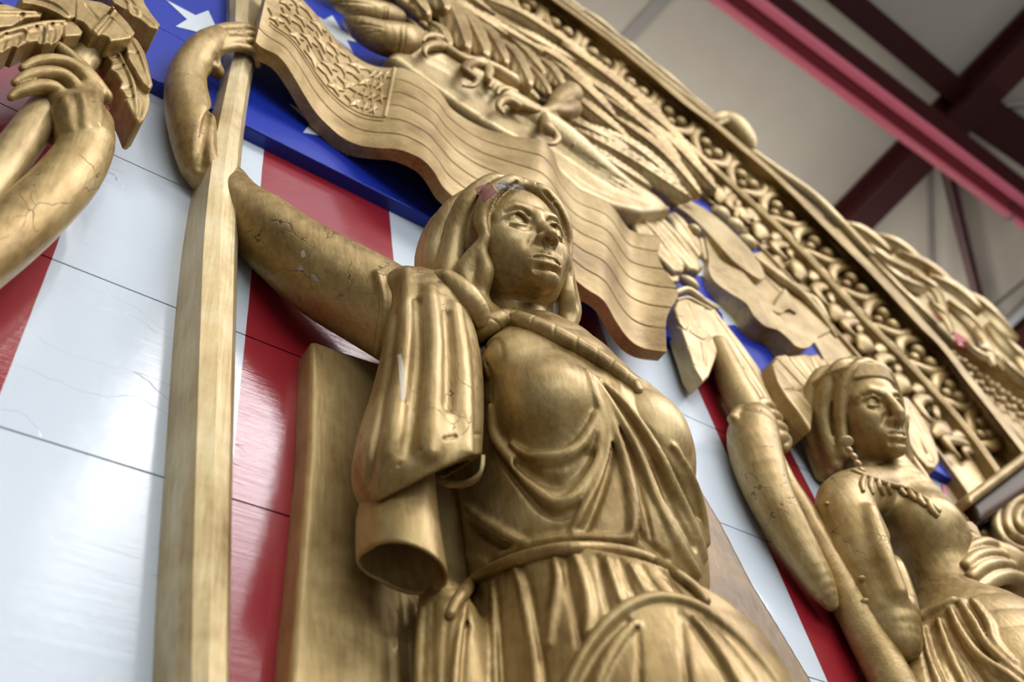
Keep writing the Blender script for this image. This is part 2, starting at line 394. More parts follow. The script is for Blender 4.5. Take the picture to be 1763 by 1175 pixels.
# pink lit girder: two rounded lips with a hollow between, dark web standing above it
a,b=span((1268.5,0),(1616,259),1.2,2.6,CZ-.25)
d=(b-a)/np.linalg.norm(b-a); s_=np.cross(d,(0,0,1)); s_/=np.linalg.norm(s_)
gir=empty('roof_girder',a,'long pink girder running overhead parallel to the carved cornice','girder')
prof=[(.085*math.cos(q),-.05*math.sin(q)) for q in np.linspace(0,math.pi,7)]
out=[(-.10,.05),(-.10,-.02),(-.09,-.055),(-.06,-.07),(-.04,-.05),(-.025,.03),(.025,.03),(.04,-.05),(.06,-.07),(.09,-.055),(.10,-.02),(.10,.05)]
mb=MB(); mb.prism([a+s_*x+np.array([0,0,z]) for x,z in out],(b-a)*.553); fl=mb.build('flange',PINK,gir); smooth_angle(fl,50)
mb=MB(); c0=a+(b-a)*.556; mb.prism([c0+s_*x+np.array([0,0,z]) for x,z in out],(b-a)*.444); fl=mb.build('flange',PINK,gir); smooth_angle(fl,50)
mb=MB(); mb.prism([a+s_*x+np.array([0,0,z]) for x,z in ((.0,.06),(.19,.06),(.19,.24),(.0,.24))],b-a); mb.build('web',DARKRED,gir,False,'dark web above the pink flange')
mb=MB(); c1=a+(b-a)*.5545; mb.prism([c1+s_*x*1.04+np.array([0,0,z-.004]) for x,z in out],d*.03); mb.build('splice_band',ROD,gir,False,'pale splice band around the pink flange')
a,b=span((1763,75),(1466,378),1.5,1.5,CZ); steel('roof_rafter',(a,b),.115,.13,DARKRED,'dark red rafter crossing above the pink girder','rafter')
a,b=span((1459,0),(1646.5,157),2,4,CZ+.14); steel('roof_purlin',(a,b),.085,.09,DARKRED,'dark red purlin beside the pink girder, under the grey ceiling','purlin')
a,b=span((1656,400),(1691,543),.95,2.2,CZ+.02); steel('brace_bar',(a,b),.045,.045,DARKRED,'dark red brace bar slanting down from the rafter joint','brace',False)
a,b=span((1600,280),(1605,477),0,1.5,CZ+.02); steel('tie_rod',(a,b),.022,.022,ROD,'thin grey rod hanging in line below the rafter joint','rod',False,None)
a,b=span((1700,535),(1763,484),.2,2,CZ+.16); steel('tie_rod',(a,b),.022,.022,ROD,'thin grey rod rising to the right edge behind the carved crest','rod',False)
a,b=span((1656,190),(1763,181),0,2,CZ+.05); steel('tie_rod',(a,b),.02,.02,ROD,'thin rod running level from the rafter to the right edge','rod',False)
a,b=span((1727,566),(1763,533),.6,3,CZ-.1); steel('light_tube',(a,b),.05,.04,plain('pale_tube',(.55,.56,.58),.4),'pale grey tube at the right edge above the carved crest','tube',False)
a,b=span((1735,590),(1763,562),.6,3,CZ+.05); steel('roof_purlin',(a,b),.13,.1,DARKRED,'dark purlin at the right edge just above the carved crest','purlin')
a,b=span((1062,85),(1140,0),2,3,CZ+.147); steel('ceiling_seam',(a,b),.05,.008,SEAM,'grey seam tape across the ceiling sheet above the cornice','seam')
a,b=span((1690,195),(1763,247),0,2,CZ+.02); steel('roof_brace_plate',(a,b),.14,.05,DARKRED,'broad dark red bar spreading right from the rafter joint','brace')
# ------------------------------------------------------------------ painted wagon side
side=empty('wagon_side',wp(.9,0,0),'wagon side of gloss boards painted in red and white upright stripes','wagon side')
PV=[.595+.3684*k for k in range(-2,5)]
for i in range(len(PV)-1):
    v0,v1=PV[i],min(PV[i+1],2.03)
    if v0>=2.0: break
    mb=MB(); mb.box(wp(1.6,(v0+v1)/2,-.025),((2.6*S,0,0),(0,.025*S,0),(0,0,((v1-v0)/2-.0016)*S))); o=mb.build('plank',STRIPES,side,False)
# star field: raised boards over the stripes
field=empty('star_field',wp(.9,2.0,0),'raised blue board with white stars above the stripes','wagon side')
BH=.031
def star(px,py,r,rot=0,flip=1):
    u,v=uv_of(px,py,BH); P=[]
    for k in range(10):
        a=math.radians(90+36*k+rot); q=r if k%2==0 else r*.42
        P.append(wp(u+q*math.cos(a),v+q*math.sin(a),BH+.0003))
    mb=MB(); mb.prism(P,(0,-.0012*S,0)); mb.build('star',STARW,field,False)
# ------------------------------------------------------------------ carved cornice
CL=[(782,-92),(846,-45),(910,5),(968,45),(1034,95),(1099,146),(1163,199),(1227,252),(1290,305),(1352,361),(1411,421),(1472,485),(1533,547),(1594,612),(1653,677),(1714,750),(1768,818),(1815,890),(1862,965),(1910,1040)]
LA=[(680,-30),(780,30),(880,95),(960,150),(1040,205),(1110,258),(1180,312),(1260,378),(1340,455),(1432,560),(1500,637),(1560,705),(1621,785),(1668,852),(1700,903),(1740,970),(1780,1040)]
LB=[(735,-95),(800,-48),(880,15),(937,59),(1009,116),(1062,158),(1120,204),(1180,253),(1225,293),(1273,338),(1341,400),(1417,480),(1486,556),(1560,631),(1629,707),(1670,756),(1707,808),(1740,860),(1790,940),(1845,1025),(1890,1095)]
LD=[(750,-135),(815,-90),(880,-42),(951,14),(998,50),(1043,87),(1109,140),(1180,192),(1234,241),(1279,280),(1337,330),(1420,404),(1496,480),(1543,532),(1582,578),(1629,622),(1684,689),(1730,749),(1770,800),(1830,885),(1890,975),(1950,1065)]
LE=[(760,-142),(825,-96),(890,-48),(955,2),(1000,34),(1050,71),(1120,129),(1180,180),(1228,215),(1275,256),(1316,289),(1368,339),(1428,400),(1508,480),(1550,526),(1584,562),(1620,598),(1670,664),(1707,710),(1760,779),(1790,822),(1845,905),(1905,992),(1965,1080)]
LT=[(775,-140),(840,-94),(905,-46),(962,-4),(1003,24),(1043,50),(1120,112),(1194,176),(1234,207),(1275,241),(1303,265),(1368,323),(1440,390),(1530,478),(1620,579),(1654,620),(1698,675),(1763,758),(1800,805),(1858,890),(1918,977),(1980,1065)]
HA,HB,HD,HE=.05,.085,.12,.17
def dense(L,h): return catmull(np.array([uv_of(x,y,h) for x,y in L]),8)
cA,cB,cD,cE,cT=dense(LA,HA),dense(LB,HB),dense(LD,HD),dense(LE,HE),dense(LT,HE)
cC=np.array([uv_of(x,y,.11) for x,y in CL]); cCs=catmull(cC,10)
def cross(curve,P,T):
    s=(curve-P)@T
    best=None
    for i in range(len(s)-1):
        if s[i]<=0<s[i+1] or s[i+1]<=0<s[i]:
            t=s[i]/(s[i]-s[i+1]); q=curve[i]+(curve[i+1]-curve[i])*t
            if best is None or np.linalg.norm(q-P)<np.linalg.norm(best-P): best=q
    if best is None: best=curve[np.argmin(np.abs(s))]
    return best
STA=[]
for j in range(len(cCs)):
    P=cCs[j]; T=cCs[min(j+2,len(cCs)-1)]-cCs[max(j-2,0)]; T/=np.linalg.norm(T)
    STA.append([cross(c,P,T) for c in (cA,cB,cD,cE,cT)])
STA=np.array(STA); STA[:,4]=STA[:,3]*.28+STA[:,4]*.72
for it in range(2): STA[1:-1]=(STA[:-2]+2*STA[1:-1]+STA[2:])/4
# the lower end is mitred: every line runs on to the mitre and stops there
SEND=16.0; HH=(HA,HB,HD,HE,HE)
def side_of(P): return (P[0]-1668)*(781-852)-(P[1]-852)*(1763-1668)
S2=STA.copy(); N2=int(SEND*10)+1
for c in range(5):
    px=[side_of(proj(wp(*STA[j,c],HH[c]))) for j in range(len(STA))]
    e=next((j for j in range(130,len(STA)-1) if px[j]*px[j+1]<=0),len(STA)-2); e=e+px[e]/(px[e]-px[e+1]+1e-12)
    for j in range(130,N2):
        x=130+(j-130)*(e-130)/(N2-1-130); i=min(int(x),len(STA)-2); S2[j,c]=STA[i,c]*(1-(x-i))+STA[i+1,c]*(x-i)
STA=S2[:N2]
def fr(s,which):          # interpolated station (s in cluster numbers)
    x=np.clip(s*10,0,len(STA)-1.001); i=int(x); t=x-i; return (STA[i]*(1-t)+STA[i+1]*t)[which]
def ros(s,q,h):           # rosette band coordinates: q -1 at the inner rail, +1 at the outer fillet
    a,b=fr(s,1),fr(s,2); t=(q+1)/2; return wp(*(a+(b-a)*t),HB+(HD-HB)*t-.03*(1-q*q)+h)
def hus(s,q,h):
    a,b=fr(s,0),fr(s,1); t=(q+1)/2; return wp(*(a+(b-a)*t),HA+(HB-.012-HA)*t+h)
corn=empty('carved_cornice',wp(*fr(9,1),HB),'gold cornice curving down, carved with rows of berries and leaves','cornice')
ss=np.linspace(0,SEND,150)
def strip(name,fn,mat,label=None,sm=40):
    mb=MB(); mb.quadgrid([fn(s) for s in ss]); n=len(fn(0)); mb.F.append(tuple(range(n))); mb.F.append(tuple(len(mb.V)-n+i for i in range(n)))
    o=mb.build(name,mat,corn,True,label); smooth_angle(o,sm); return o
strip('backing_board',lambda s:[wp(*fr(s,0),.0),wp(*fr(s,0),HA),wp(*(fr(s,0)*.94+fr(s,1)*.06),HA),hus(s,-.85,-.02),hus(s,.9,-.02),ros(s,-.9,-.008),ros(s,-.5,-.012),ros(s,0,-.016),ros(s,.5,-.016),ros(s,1,-.01),wp(*fr(s,2),.02)],GOLDD)
strip('inner_rail',lambda s:[wp(*(fr(s,1)+(fr(s,0)-fr(s,1))*a),HB+h) for a,h in ((.06,-.03),(.06,.012),(.02,.022),(-.05,.022),(-.08,.010),(-.08,-.02))],GOLDD)
strip('top_fillet',lambda s:[wp(*fr(s,2),HD-.05),wp(*fr(s,2),HD),wp(*(fr(s,2)*.1+fr(s,3)*.9),HE-.006),wp(*fr(s,3),HE),wp(*fr(s,4),HE),wp(*(fr(s,4)*1.15-.15*fr(s,2)),HE-.03),wp(*(fr(s,4)*1.15-.15*fr(s,2)),.0)],GOLD,None,30)
def path_tube(name,fn,pts,R,fl=1.0,n=8,mat=None):
    """leaf-like swelling swept through band coordinates"""
    Q=catmull(np.column_stack([np.array(pts,float),np.array(R,float)]),4); mb=MB(); rings=[]
    for i,(s,q,h,r) in enumerate(Q):
        p=fn(s,q,h); a=Q[min(i+1,len(Q)-1)]; b=Q[max(i-1,0)]; t=fn(*a[:3])-fn(*b[:3]); t/=np.linalg.norm(t)+1e-9
        up=np.array([0,-1.0,0]); sd=np.cross(t,up); sd/=np.linalg.norm(sd)+1e-9; r=max(r,.004)*.218*S
        rings.append([p+r*(sd*math.cos(w)+up*fl*math.sin(w)) for w in np.linspace(0,2*math.pi,n,endpoint=False)])
    o=mb.quadgrid(rings,False,True); mb.F.append(tuple(range(n))); mb.F.append(tuple(len(mb.V)-n+i for i in range(n)))
    return mb.build(name,mat or GOLD,corn)
def ball(name,p,r,fl=1.0,mat=None):
    mb=MB(); G=[]
    for a in np.linspace(.12,math.pi-.12,8): G.append([p+r*np.array([math.sin(a)*math.cos(w),-fl*math.cos(a),math.sin(a)*math.sin(w)]) for w in np.linspace(0,2*math.pi,12,endpoint=False)])
    mb.quadgrid(G,False,True); mb.F.append(tuple(range(12))); mb.F.append(tuple(84+i for i in range(12)))
    return mb.build(name,mat or GOLD,corn)
for k in range(0,16):
    u=.218*S
    for ds in (-1,1): ball('berry',ros(k+.165*ds,.36,.010),.16*u,.8)
    ball('berry',ros(k,-.04,.010),.12*u,.8)
    for ds in (-1,1):
        path_tube('cup_petal',ros,[(k+.05*ds,-.36,.004),(k+.20*ds,-.30,.010),(k+.36*ds,-.06,.016),(k+.44*ds,.28,.020),(k+.40*ds,.62,.020),(k+.30*ds,.80,.012)],[.05,.11,.125,.11,.08,.03],.62,10)
        path_tube('base_leaf',ros,[(k+.06*ds,-.56,.0),(k+.16*ds,-.60,.006),(k+.30*ds,-.60,.008),(k+.43*ds,-.40,.010)],[.06,.12,.13,.03],.5,10)
    if k<15:
        path_tube('dart_leaf',ros,[(k+.5,1.0,.006),(k+.5,.78,.010),(k+.5,.5,.004),(k+.5,.1,-.006)],[.17,.10,.06,.02],.5,10)
        path_tube('filler_leaf',ros,[(k+.44,-.95,.0),(k+.49,-.75,.008),(k+.51,-.5,.006),(k+.5,-.25,.0)],[.05,.09,.08,.02],.6)
    # leaf-and-dart row below the rail
    path_tube('husk_leaf',hus,[(k-.45,.50,.0),(k-.34,.10,.006),(k-.20,-.25,.008),(k-.05,-.66,.001)],[.07,.19,.21,.06],.42,12)
    path_tube('husk_leaf',hus,[(k-.22,.84,.0),(k-.12,.60,.008),(k-.05,.15,.005)],[.08,.14,.08],.45,10)
    path_tube('curled_leaf',hus,[(k+.03,.85,.0),(k+.11,.60,.008),(k+.11,.15,.010),(k+.20,-.35,.010),(k+.38,-.42,.010),(k+.52,-.18,.006)],[.06,.11,.12,.13,.10,.03],.5,10)
    path_tube('curled_leaf',hus,[(k+.26,.80,.0),(k+.31,.50,.008),(k+.42,.22,.010),(k+.54,.30,.002)],[.06,.09,.09,.04],.5,10)
# star field boards, cut to the curve of the cornice
FV=[2.004,2.255,2.63,3.0,3.37,3.74,4.11]; BH=.031
mid=(STA[:,0]*.5+STA[:,1]*.5)
def uend(v):
    o=np.argsort(mid[:,1]); return float(np.interp(v,mid[o,1],mid[o,0])) if v<mid[:,1].max() else float(mid[:,0].min())
for i in range(len(FV)-1):
    v0,v1=FV[i]+.0012,FV[i+1]-.0012
    if v1>4.0: v1=4.0
    vs=np.linspace(v0,v1,10); P=[wp(-1,v0,BH)]+[wp(uend(v),v,BH) for v in vs]+[wp(-1,v1,BH)]
    mb=MB(); mb.prism(P,(0,(BH+.002)*S,0)); mb.build('plank',BLUEP,field,False)
mb=MB(); mb.prism([wp(-1,v,h) for v,h in [(2.0035,0),(1.9985,0)]+[(2.0025-.004*math.cos(w),BH-.003+.005*math.sin(w)) for w in np.linspace(0,math.pi,8)]],((uend(2.01)+1)*S,0,0)); mb.build('edge_bead',BLUEP,field,False)
for a in [(351,46,.105),(560,222,.10),(1257,545,.112),(572,52,.115),(1212,462,.12)]: star(*a)
# ------------------------------------------------------------------ relief carving: a base form, then ridges and grooves laid on its surface
from mathutils.bvhtree import BVHTree
CAMP=np.array([0,-S,CAMZ])
def dirpx(px,py):
    d=CR*((px-CX)/F)-CU*((py-CY)/F)-CB; return d/np.linalg.norm(d)
class Skin:
    def __init__(s,V,Q): s.t=BVHTree.FromPolygons([tuple(v) for v in V],[tuple(q) for q in Q])
    def hit(s,px,py,last=None):
        d=dirpx(px,py); h=s.t.ray_cast(Vector(CAMP),Vector(d))
        if h[0] is not None: return np.array(h[0])
        if last is not None:                       # slid off the edge: keep the previous distance
            return CAMP+d*np.linalg.norm(last-CAMP)
        n=s.t.find_nearest(Vector(CAMP+d*1.2)); return CAMP+d*np.linalg.norm(np.array(n[0])-CAMP)
    def pts(s,pts,lift,n=4):
        P=[];R=[];last=None
        for q in catmull(np.array([(p[0],p[1],p[2]) for p in pts],float),n):
            h=s.hit(q[0],q[1],last); last=h; dist=np.linalg.norm(h-CAMP); m=dist/F/1.05
            d=dirpx(q[0],q[1]); P.append(h-d*lift*m); R.append(max(q[2],.3)*m)
        P=np.array(P)
        if len(P)>4:                                # calm down jumps in depth
            D=np.linalg.norm(P-CAMP,axis=1); 
            for _ in range(3): D[1:-1]=(D[:-2]+D[1:-1]*2+D[2:])/4
            P=CAMP+(P-CAMP)/np.linalg.norm(P-CAMP,axis=1)[:,None]*D[:,None]
        return P,np.array(R)
def carve(name,base,details,mat,parent,cell,label=None,ymax=.004,relax=2,ret=False,post=None):
    """base(sculpt) fills the form; details: (kind, points (px,py,r), lift px, blend px)"""
    s0=Sculpt(cell*1.6); base(s0)
    if post: post(s0)
    V,Q=s0.build(ymax); sk=Skin(V,Q)
    s1=Sculpt(cell); base(s1)
    for d in details:
        kind,pts,lift,k=d[:4]
        P,R=sk.pts(pts,lift); m=np.linalg.norm(P[len(P)//2]-CAMP)/F
        s1.tube(P,R,k*m,kind=='g')
    if post: post(s1)
    o=sculpt(name,s1,mat,parent,label,ymax,relax)
    return (o,sk) if ret else o
def skin_of(objs):
    V=[];Q=[];n=0
    for o in objs:
        me=o.data; a=np.zeros(len(me.vertices)*3); me.vertices.foreach_get('co',a); a=a.reshape(-1,3)+parent_origin(o); V.append(a)
        Q+= [tuple(n+i for i in p.vertices) for p in me.polygons]; n+=len(a)
    return Skin(np.concatenate(V),Q)
def lay(s,sk,pts,lift,n=4,k=0):
    P,R=sk.pts(pts,lift,n); s.tube(P,R,k); return P,R
def localhead(o,k):
    """placing of a head modelled in its own frame: x to its left, y to the front, z up"""
    return lambda V,ax: o+k*(V[:,:1]*ax[0]+V[:,1:2]*ax[1]+V[:,2:3]*ax[2])
def face_sculpt(s,nose='soft',neck=True):
    E=lambda c,r,k=.05,sub=False: s.ell(c,np.eye(3),r,k,sub)
    E((0,-.1,.28),(.70,.82,.70)); E((0,.06,-.12),(.585,.66,.80),.2); E((0,.16,-.52),(.49,.50,.40),.2)
    E((0,.60,-.84),(.18,.17,.15),.18)
    for q in (-1,1):
        E((.32*q,.44,-.24),(.23,.22,.25),.2)
        s.tube([(.07*q,.69,.10),(.28*q,.66,.17),(.46*q,.50,.10)],[.05,.06,.05],.14)
        E((.285*q,.80,-.01),(.19,.20,.10),.13,True)
        E((.275*q,.535,-.01),(.15,.15,.15),.015)
        s.tube(catmull([(.10*q,.655,-.03),(.17*q,.695,.045),(.28*q,.705,.075),(.39*q,.645,.045),(.46*q,.55,-.03)],4),.026,.02)
        s.tube(catmull([(.11*q,.65,-.04),(.20*q,.675,-.085),(.31*q,.67,-.10),(.41*q,.60,-.06)],4),.022,.02)
        s.tube(catmull([(.12*q,.70,.075),(.27*q,.725,.125),(.42*q,.63,.085)],4),.018,.03,True)
        s.tube(catmull([(.16*q,.70,-.15),(.28*q,.70,-.18),(.38*q,.62,-.14)],4),.018,.05,True)
        E((.275*q,.70,.005),(.06,.022,.06),.03,True); 
    if nose=='soft':
        s.tube([(0,.66,.10),(0,.75,-.08),(0,.83,-.24),(0,.875,-.335)],[.075,.065,.075,.085],.10)
        wy,wz=.765,-.355
    else:
        s.tube([(0,.67,.12),(0,.765,.01),(0,.835,-.14),(0,.885,-.31),(0,.865,-.40)],[.085,.088,.092,.105,.10],.09)
        wy,wz=.745,-.405
    for q in (-1,1):
        E((.095*q,wy,wz),(.072,.10,.065),.06); E((.058*q,wy+.05,wz-.055),(.042,.06,.045),.02,True)
        s.tube([(.14*q,.74,-.30),(.22*q,.68,-.45),(.25*q,.62,-.56)],[.016,.02,.012],.07,True)
    E((0,.58,-.59),(.25,.16,.20),.16)
    s.tube([(0,.79,-.44),(0,.765,-.53)],[.022,.026],.04,True)
    s.tube(catmull([(-.21,.665,-.615),(-.08,.735,-.585),(0,.735,-.60),(.08,.735,-.585),(.21,.665,-.615)],4),.030,.04)
    s.tube(catmull([(-.17,.670,-.645),(-.07,.715,-.682),(.07,.715,-.682),(.17,.670,-.645)],4),.038,.04)
    s.tube(catmull([(-.225,.67,-.622),(-.08,.765,-.627),(0,.77,-.635),(.08,.765,-.627),(.225,.67,-.622)],4),[.010]*2+[.022]*13+[.010]*2,.02,True)
    s.tube([(-.13,.68,-.765),(0,.71,-.775),(.13,.68,-.765)],.035,.09,True)
    if neck: s.tube([(0,-.22,-.4),(0,-.18,-1.1),(0,-.12,-1.55),(0,-.05,-1.9)],[.46,.48,.54,.7],.05)
# ------------------------------------------------------------------ flag staff and carved flag
def station_strip(name,rows,mat,parent=None,n=6,label=None,ang=45):
    """rows of (px,py,h) outlines joined lengthwise"""
    R=np.array([[at(*p) for p in r] for r in rows]); G=catmull(R.reshape(len(R),-1),n).reshape(-1,R.shape[1],3)
    mb=MB(); mb.quadgrid(G,False,True); m_=G.shape[1]; mb.F.append(tuple(range(m_))); mb.F.append(tuple(len(mb.V)-m_+i for i in range(m_)))
    o=mb.build(name,mat,parent,True,label); smooth_angle(o,ang); return o
def edge_on_plan(P,p0,h0,p1,h1):
    """heights of a wavy edge whose plan on the panel is a straight line between two known points"""
    a=np.array(uv_of(*p0,h0)); b=np.array(uv_of(*p1,h1)); m_=(b[1]-a[1])/(b[0]-a[0]); c=a[1]-m_*a[0]; out=[]
    for p in P:
        r=ray(*p); t=c/(r[1]-m_*r[0]); out.append(wp(t*r[0],t*r[1],1+t*r[2]))
    return np.array(out)
staff=empty('flag_staff',at(350,1300,.0),'tall straight gold staff at the left, gripped by the raised hand','pole')
hs=.075
rows=[]
for y,bl_,fl,fb,fc,fr_ in [(-60,388,402,412,432,462),(0,384,395,406,428,456),(80,380,398,404,424,452),(130,372,388,394,412,434),(260,345,360,368,390,416),(400,318,345,352,380,410),(560,300,332,345,376,406),(775,285,320,338,370,401),(1000,270,309,332,364,397),(1175,262,303,330,360,395),(1330,256,298,328,358,392)]:
    rows.append([(bl_,y,0.0),(fl,y,hs-.012),(fb,y,hs+.004),(fc,y,hs+.012),(fr_-6,y,hs+.002),(fr_,y+3,hs-.02),(fr_-12,y+8,0.0)])
station_strip('shaft',rows,STAFFG,staff,6,None,28)
# flag
FLO=[(440,72),(451,82),(480,97),(502,126),(526,167),(546,197),(570,221),(591,238),(618,250),(652,255),(683,257),(706,264),(730,277),(747,296),(761,320),(778,337),(805,358),(850,385),(905,418),(950,450),(985,478),(1010,498),(1030,510),(1044,524),(1058,549),(1075,575),(1092,592),(1115,602),(1148,606)]
FUP=[(470,-60),(500,-25),(521,0),(546,27),(570,58),(594,82),(618,102),(645,114),(669,117),(693,117),(717,128),(740,143),(761,163),(778,188),(809,209),(839,223),(877,233),(911,238),(935,243),(952,262),(962,289),(979,313),(1000,329),(1025,338),(1046,348),(1061,364),(1074,384),(1087,398),(1110,403),(1137,407)]
lo=edge_on_plan(FLO,(451,82),.125,(1146,605),.125); up=edge_on_plan(FUP,(546,27),.125,(1135,406),.125)
KEYS=[((440,72),(470,-60)),((502,126),(560,44)),((591,238),(645,114)),((640,254),(669,117)),((706,264),(740,143)),((747,296),(785,192)),((805,358),(839,223)),((905,418),(920,240)),((970,466),(962,289)),((1010,498),(1010,333)),((1050,535),(1061,364)),((1085,586),(1095,401)),((1148,606),(1137,407))]
def along(E,Pp,p):      # arc position of the edge point nearest to a picture point
    Pp=np.array(Pp,float); d=np.hypot(*(Pp-np.array(p,float)).T); return float(np.argmin(d))
def remap(E,Pp,side,m_=110):
    ks=[]
    for k in KEYS:
        p=np.array(k[side],float); Q=np.array(Pp,float); best=(1e9,0)
        for i in range(len(Q)-1):
            e=Q[i+1]-Q[i]; t=np.clip((p-Q[i])@e/(e@e),0,1); dd=np.hypot(*(Q[i]+e*t-p))
            if dd<best[0]: best=(dd,i+t)
        ks.append(best[1])
    x=np.interp(np.linspace(0,len(KEYS)-1,m_),range(len(KEYS)),ks); D=catmull(E,8)
    return np.array([[np.interp(q*8,range(len(D)),D[:,j]) for j in range(3)] for q in x])
LOc,UPc=remap(lo,FLO,0),remap(up,FUP,1)
NW=40
def flag_pt(s,t):     # s along 0..1, t 0 lower edge..1 upper edge
    x=np.clip(s,0,1)*(len(LOc)-1); i=min(int(x),len(LOc)-2); f=x-i
    return (LOc[i]*(1-f)+LOc[i+1]*f)*(1-t)+(UPc[i]*(1-f)+UPc[i+1]*f)*t
GROOVES=[(1/6,.30),(2/6,.30),(3/6,.30),(4/6,.30),(5/6,.30)]
def flag_end(t):   # the swallow-shaped fly end
    return 1.0+.018*math.sin((t-.15)*math.pi*2.2)
tt=[]
for i in range(7):
    tt+= [i/6+x for x in (0,.007,.018,.05,.083,.117,.149,.160)]
tt=[t for t in tt if t<=1.0001 ]
G=[];GB=[]
sN=130
for a in np.linspace(0,1,sN):
    row=[];rb=[]
    for t in tt:
        s=a*(1+.0*t)*1.0; p=flag_pt(s,t); g=0; x_=max(0,(a-.86)/.14)**2; p=p+(flag_pt(1,t)-flag_pt(.97,t))/.03*x_*(.036*math.exp(-((t-.47)/.15)**2)-.010*math.exp(-((t-.80)/.1)**2))
        r=min(abs(t-round(t*6)/6),1)
        if .02<t<.98 and r<.006 and (s>.27 or t<.2): g=.011
        p=p+np.array([0,g*S,0]); row.append(p); rb.append(p+np.array([0,.034*S,0]))
    G.append(row);GB.append(rb)
flag=empty('carved_flag',flag_pt(.0,.5),'carved gold flag waving to the right from the staff above the woman','flag')
mb=MB(); G=np.array(G);GB=np.array(GB); n=len(tt)
loop=np.concatenate([G,GB[:,::-1]],1)
mb.quadgrid(loop,False,True); m_=loop.shape[1]
for e in (0,len(mb.V)-m_):
    for i in range(n-1): mb.F.append((e+i,e+i+1,e+m_-2-i,e+m_-1-i))
cloth=mb.build('cloth',GOLDW,flag); smooth_angle(cloth,60)
# carved canton: raised edge roll, inner line and many small stars
fno=lambda s,t: np.cross(flag_pt(s+.004,t)-flag_pt(s-.004,t),flag_pt(s,t+.01)-flag_pt(s,t-.01))
def onflag(s,t,h=0):
    n_=fno(s,t); n_/=np.linalg.norm(n_); 
    if n_[1]>0: n_=-n_
    return flag_pt(s,t)+n_*h*S
def flag_cord(name,pts,r,h=0.0,fl=1):
    Q=catmull(np.array(pts,float),6); mb=MB(); P=[onflag(s,t,h) for s,t in Q]; mb.tube(P,r*S,8,up=(0,1,0)); return mb.build(name,GOLDW,cloth)
flag_cord('canton_edge',[(.262,t) for t in np.linspace(.34,.985,8)],.0058,.0)
flag_cord('canton_edge',[(.262,.34)]+[(s,.34-.02*0) for s in np.linspace(.255,.02,14)],.0035,.0)
flag_cord('canton_edge',[(s,.30) for s in np.linspace(.262,.02,14)],.0025,.0)
k=0
for i in range(7):
    for j in range(4):
        s=.025+.034*i+(.015 if j%2 else 0); t=.43+.15*j
        if s>.25: continue
        rs,rt=.0165,.082; P=[]
        ro=random.uniform(0,60)
        for q in range(10):
            a=math.radians(ro+36*q); r=1 if q%2==0 else .45
            P.append((s+rs*r*math.cos(a),t+rt*r*math.sin(a)))
        mb=MB(); top=[onflag(a,b,.0042) for a,b in P]; bot=[onflag(s+(a-s)*1.12,t+(b-t)*1.12,-.003) for a,b in P]
        mb.V+=top+bot+[onflag(s,t,.0085)]
        for q in range(10): e=(q+1)%10; mb.F+=[(q,10+q,10+e,e),(q,e,20)]
        mb.build('star',GOLDW,cloth,False)
# ------------------------------------------------------------------ woman holding the flag staff
woman=empty('draped_woman_statue',at(960,1200,0),'large gold statue of a draped woman with one bent arm raised to the staff','statue')
HO=at(876,443,.27); HK=134*mpp(876,443,.27); HR=np.array([[.841,.522,-.144],[-.2,.546,.813],[-.504,.655,-.563]]); HAX=[CR*HR[0,i]+CU*HR[1,i]+CB*HR[2,i] for i in range(3)]
def place_local(name,s,o,k,ax,mat,parent,label=None,ymax=None,relax=2):
    V,Q=s.build(ymax); V=relax_mesh(V,Q,relax) if relax else V
    W=o+k*(V[:,:1]*ax[0]+V[:,1:2]*ax[1]+V[:,2:3]*ax[2])
    if np.dot(np.cross(ax[0],ax[1]),ax[2])<0: Q=Q[:,::-1]
    return mesh(name,W,Q,mat,parent,True,label)
s=Sculpt(.0175); face_sculpt(s); head=place_local('head',s,HO,HK,HAX,GOLDF,woman)
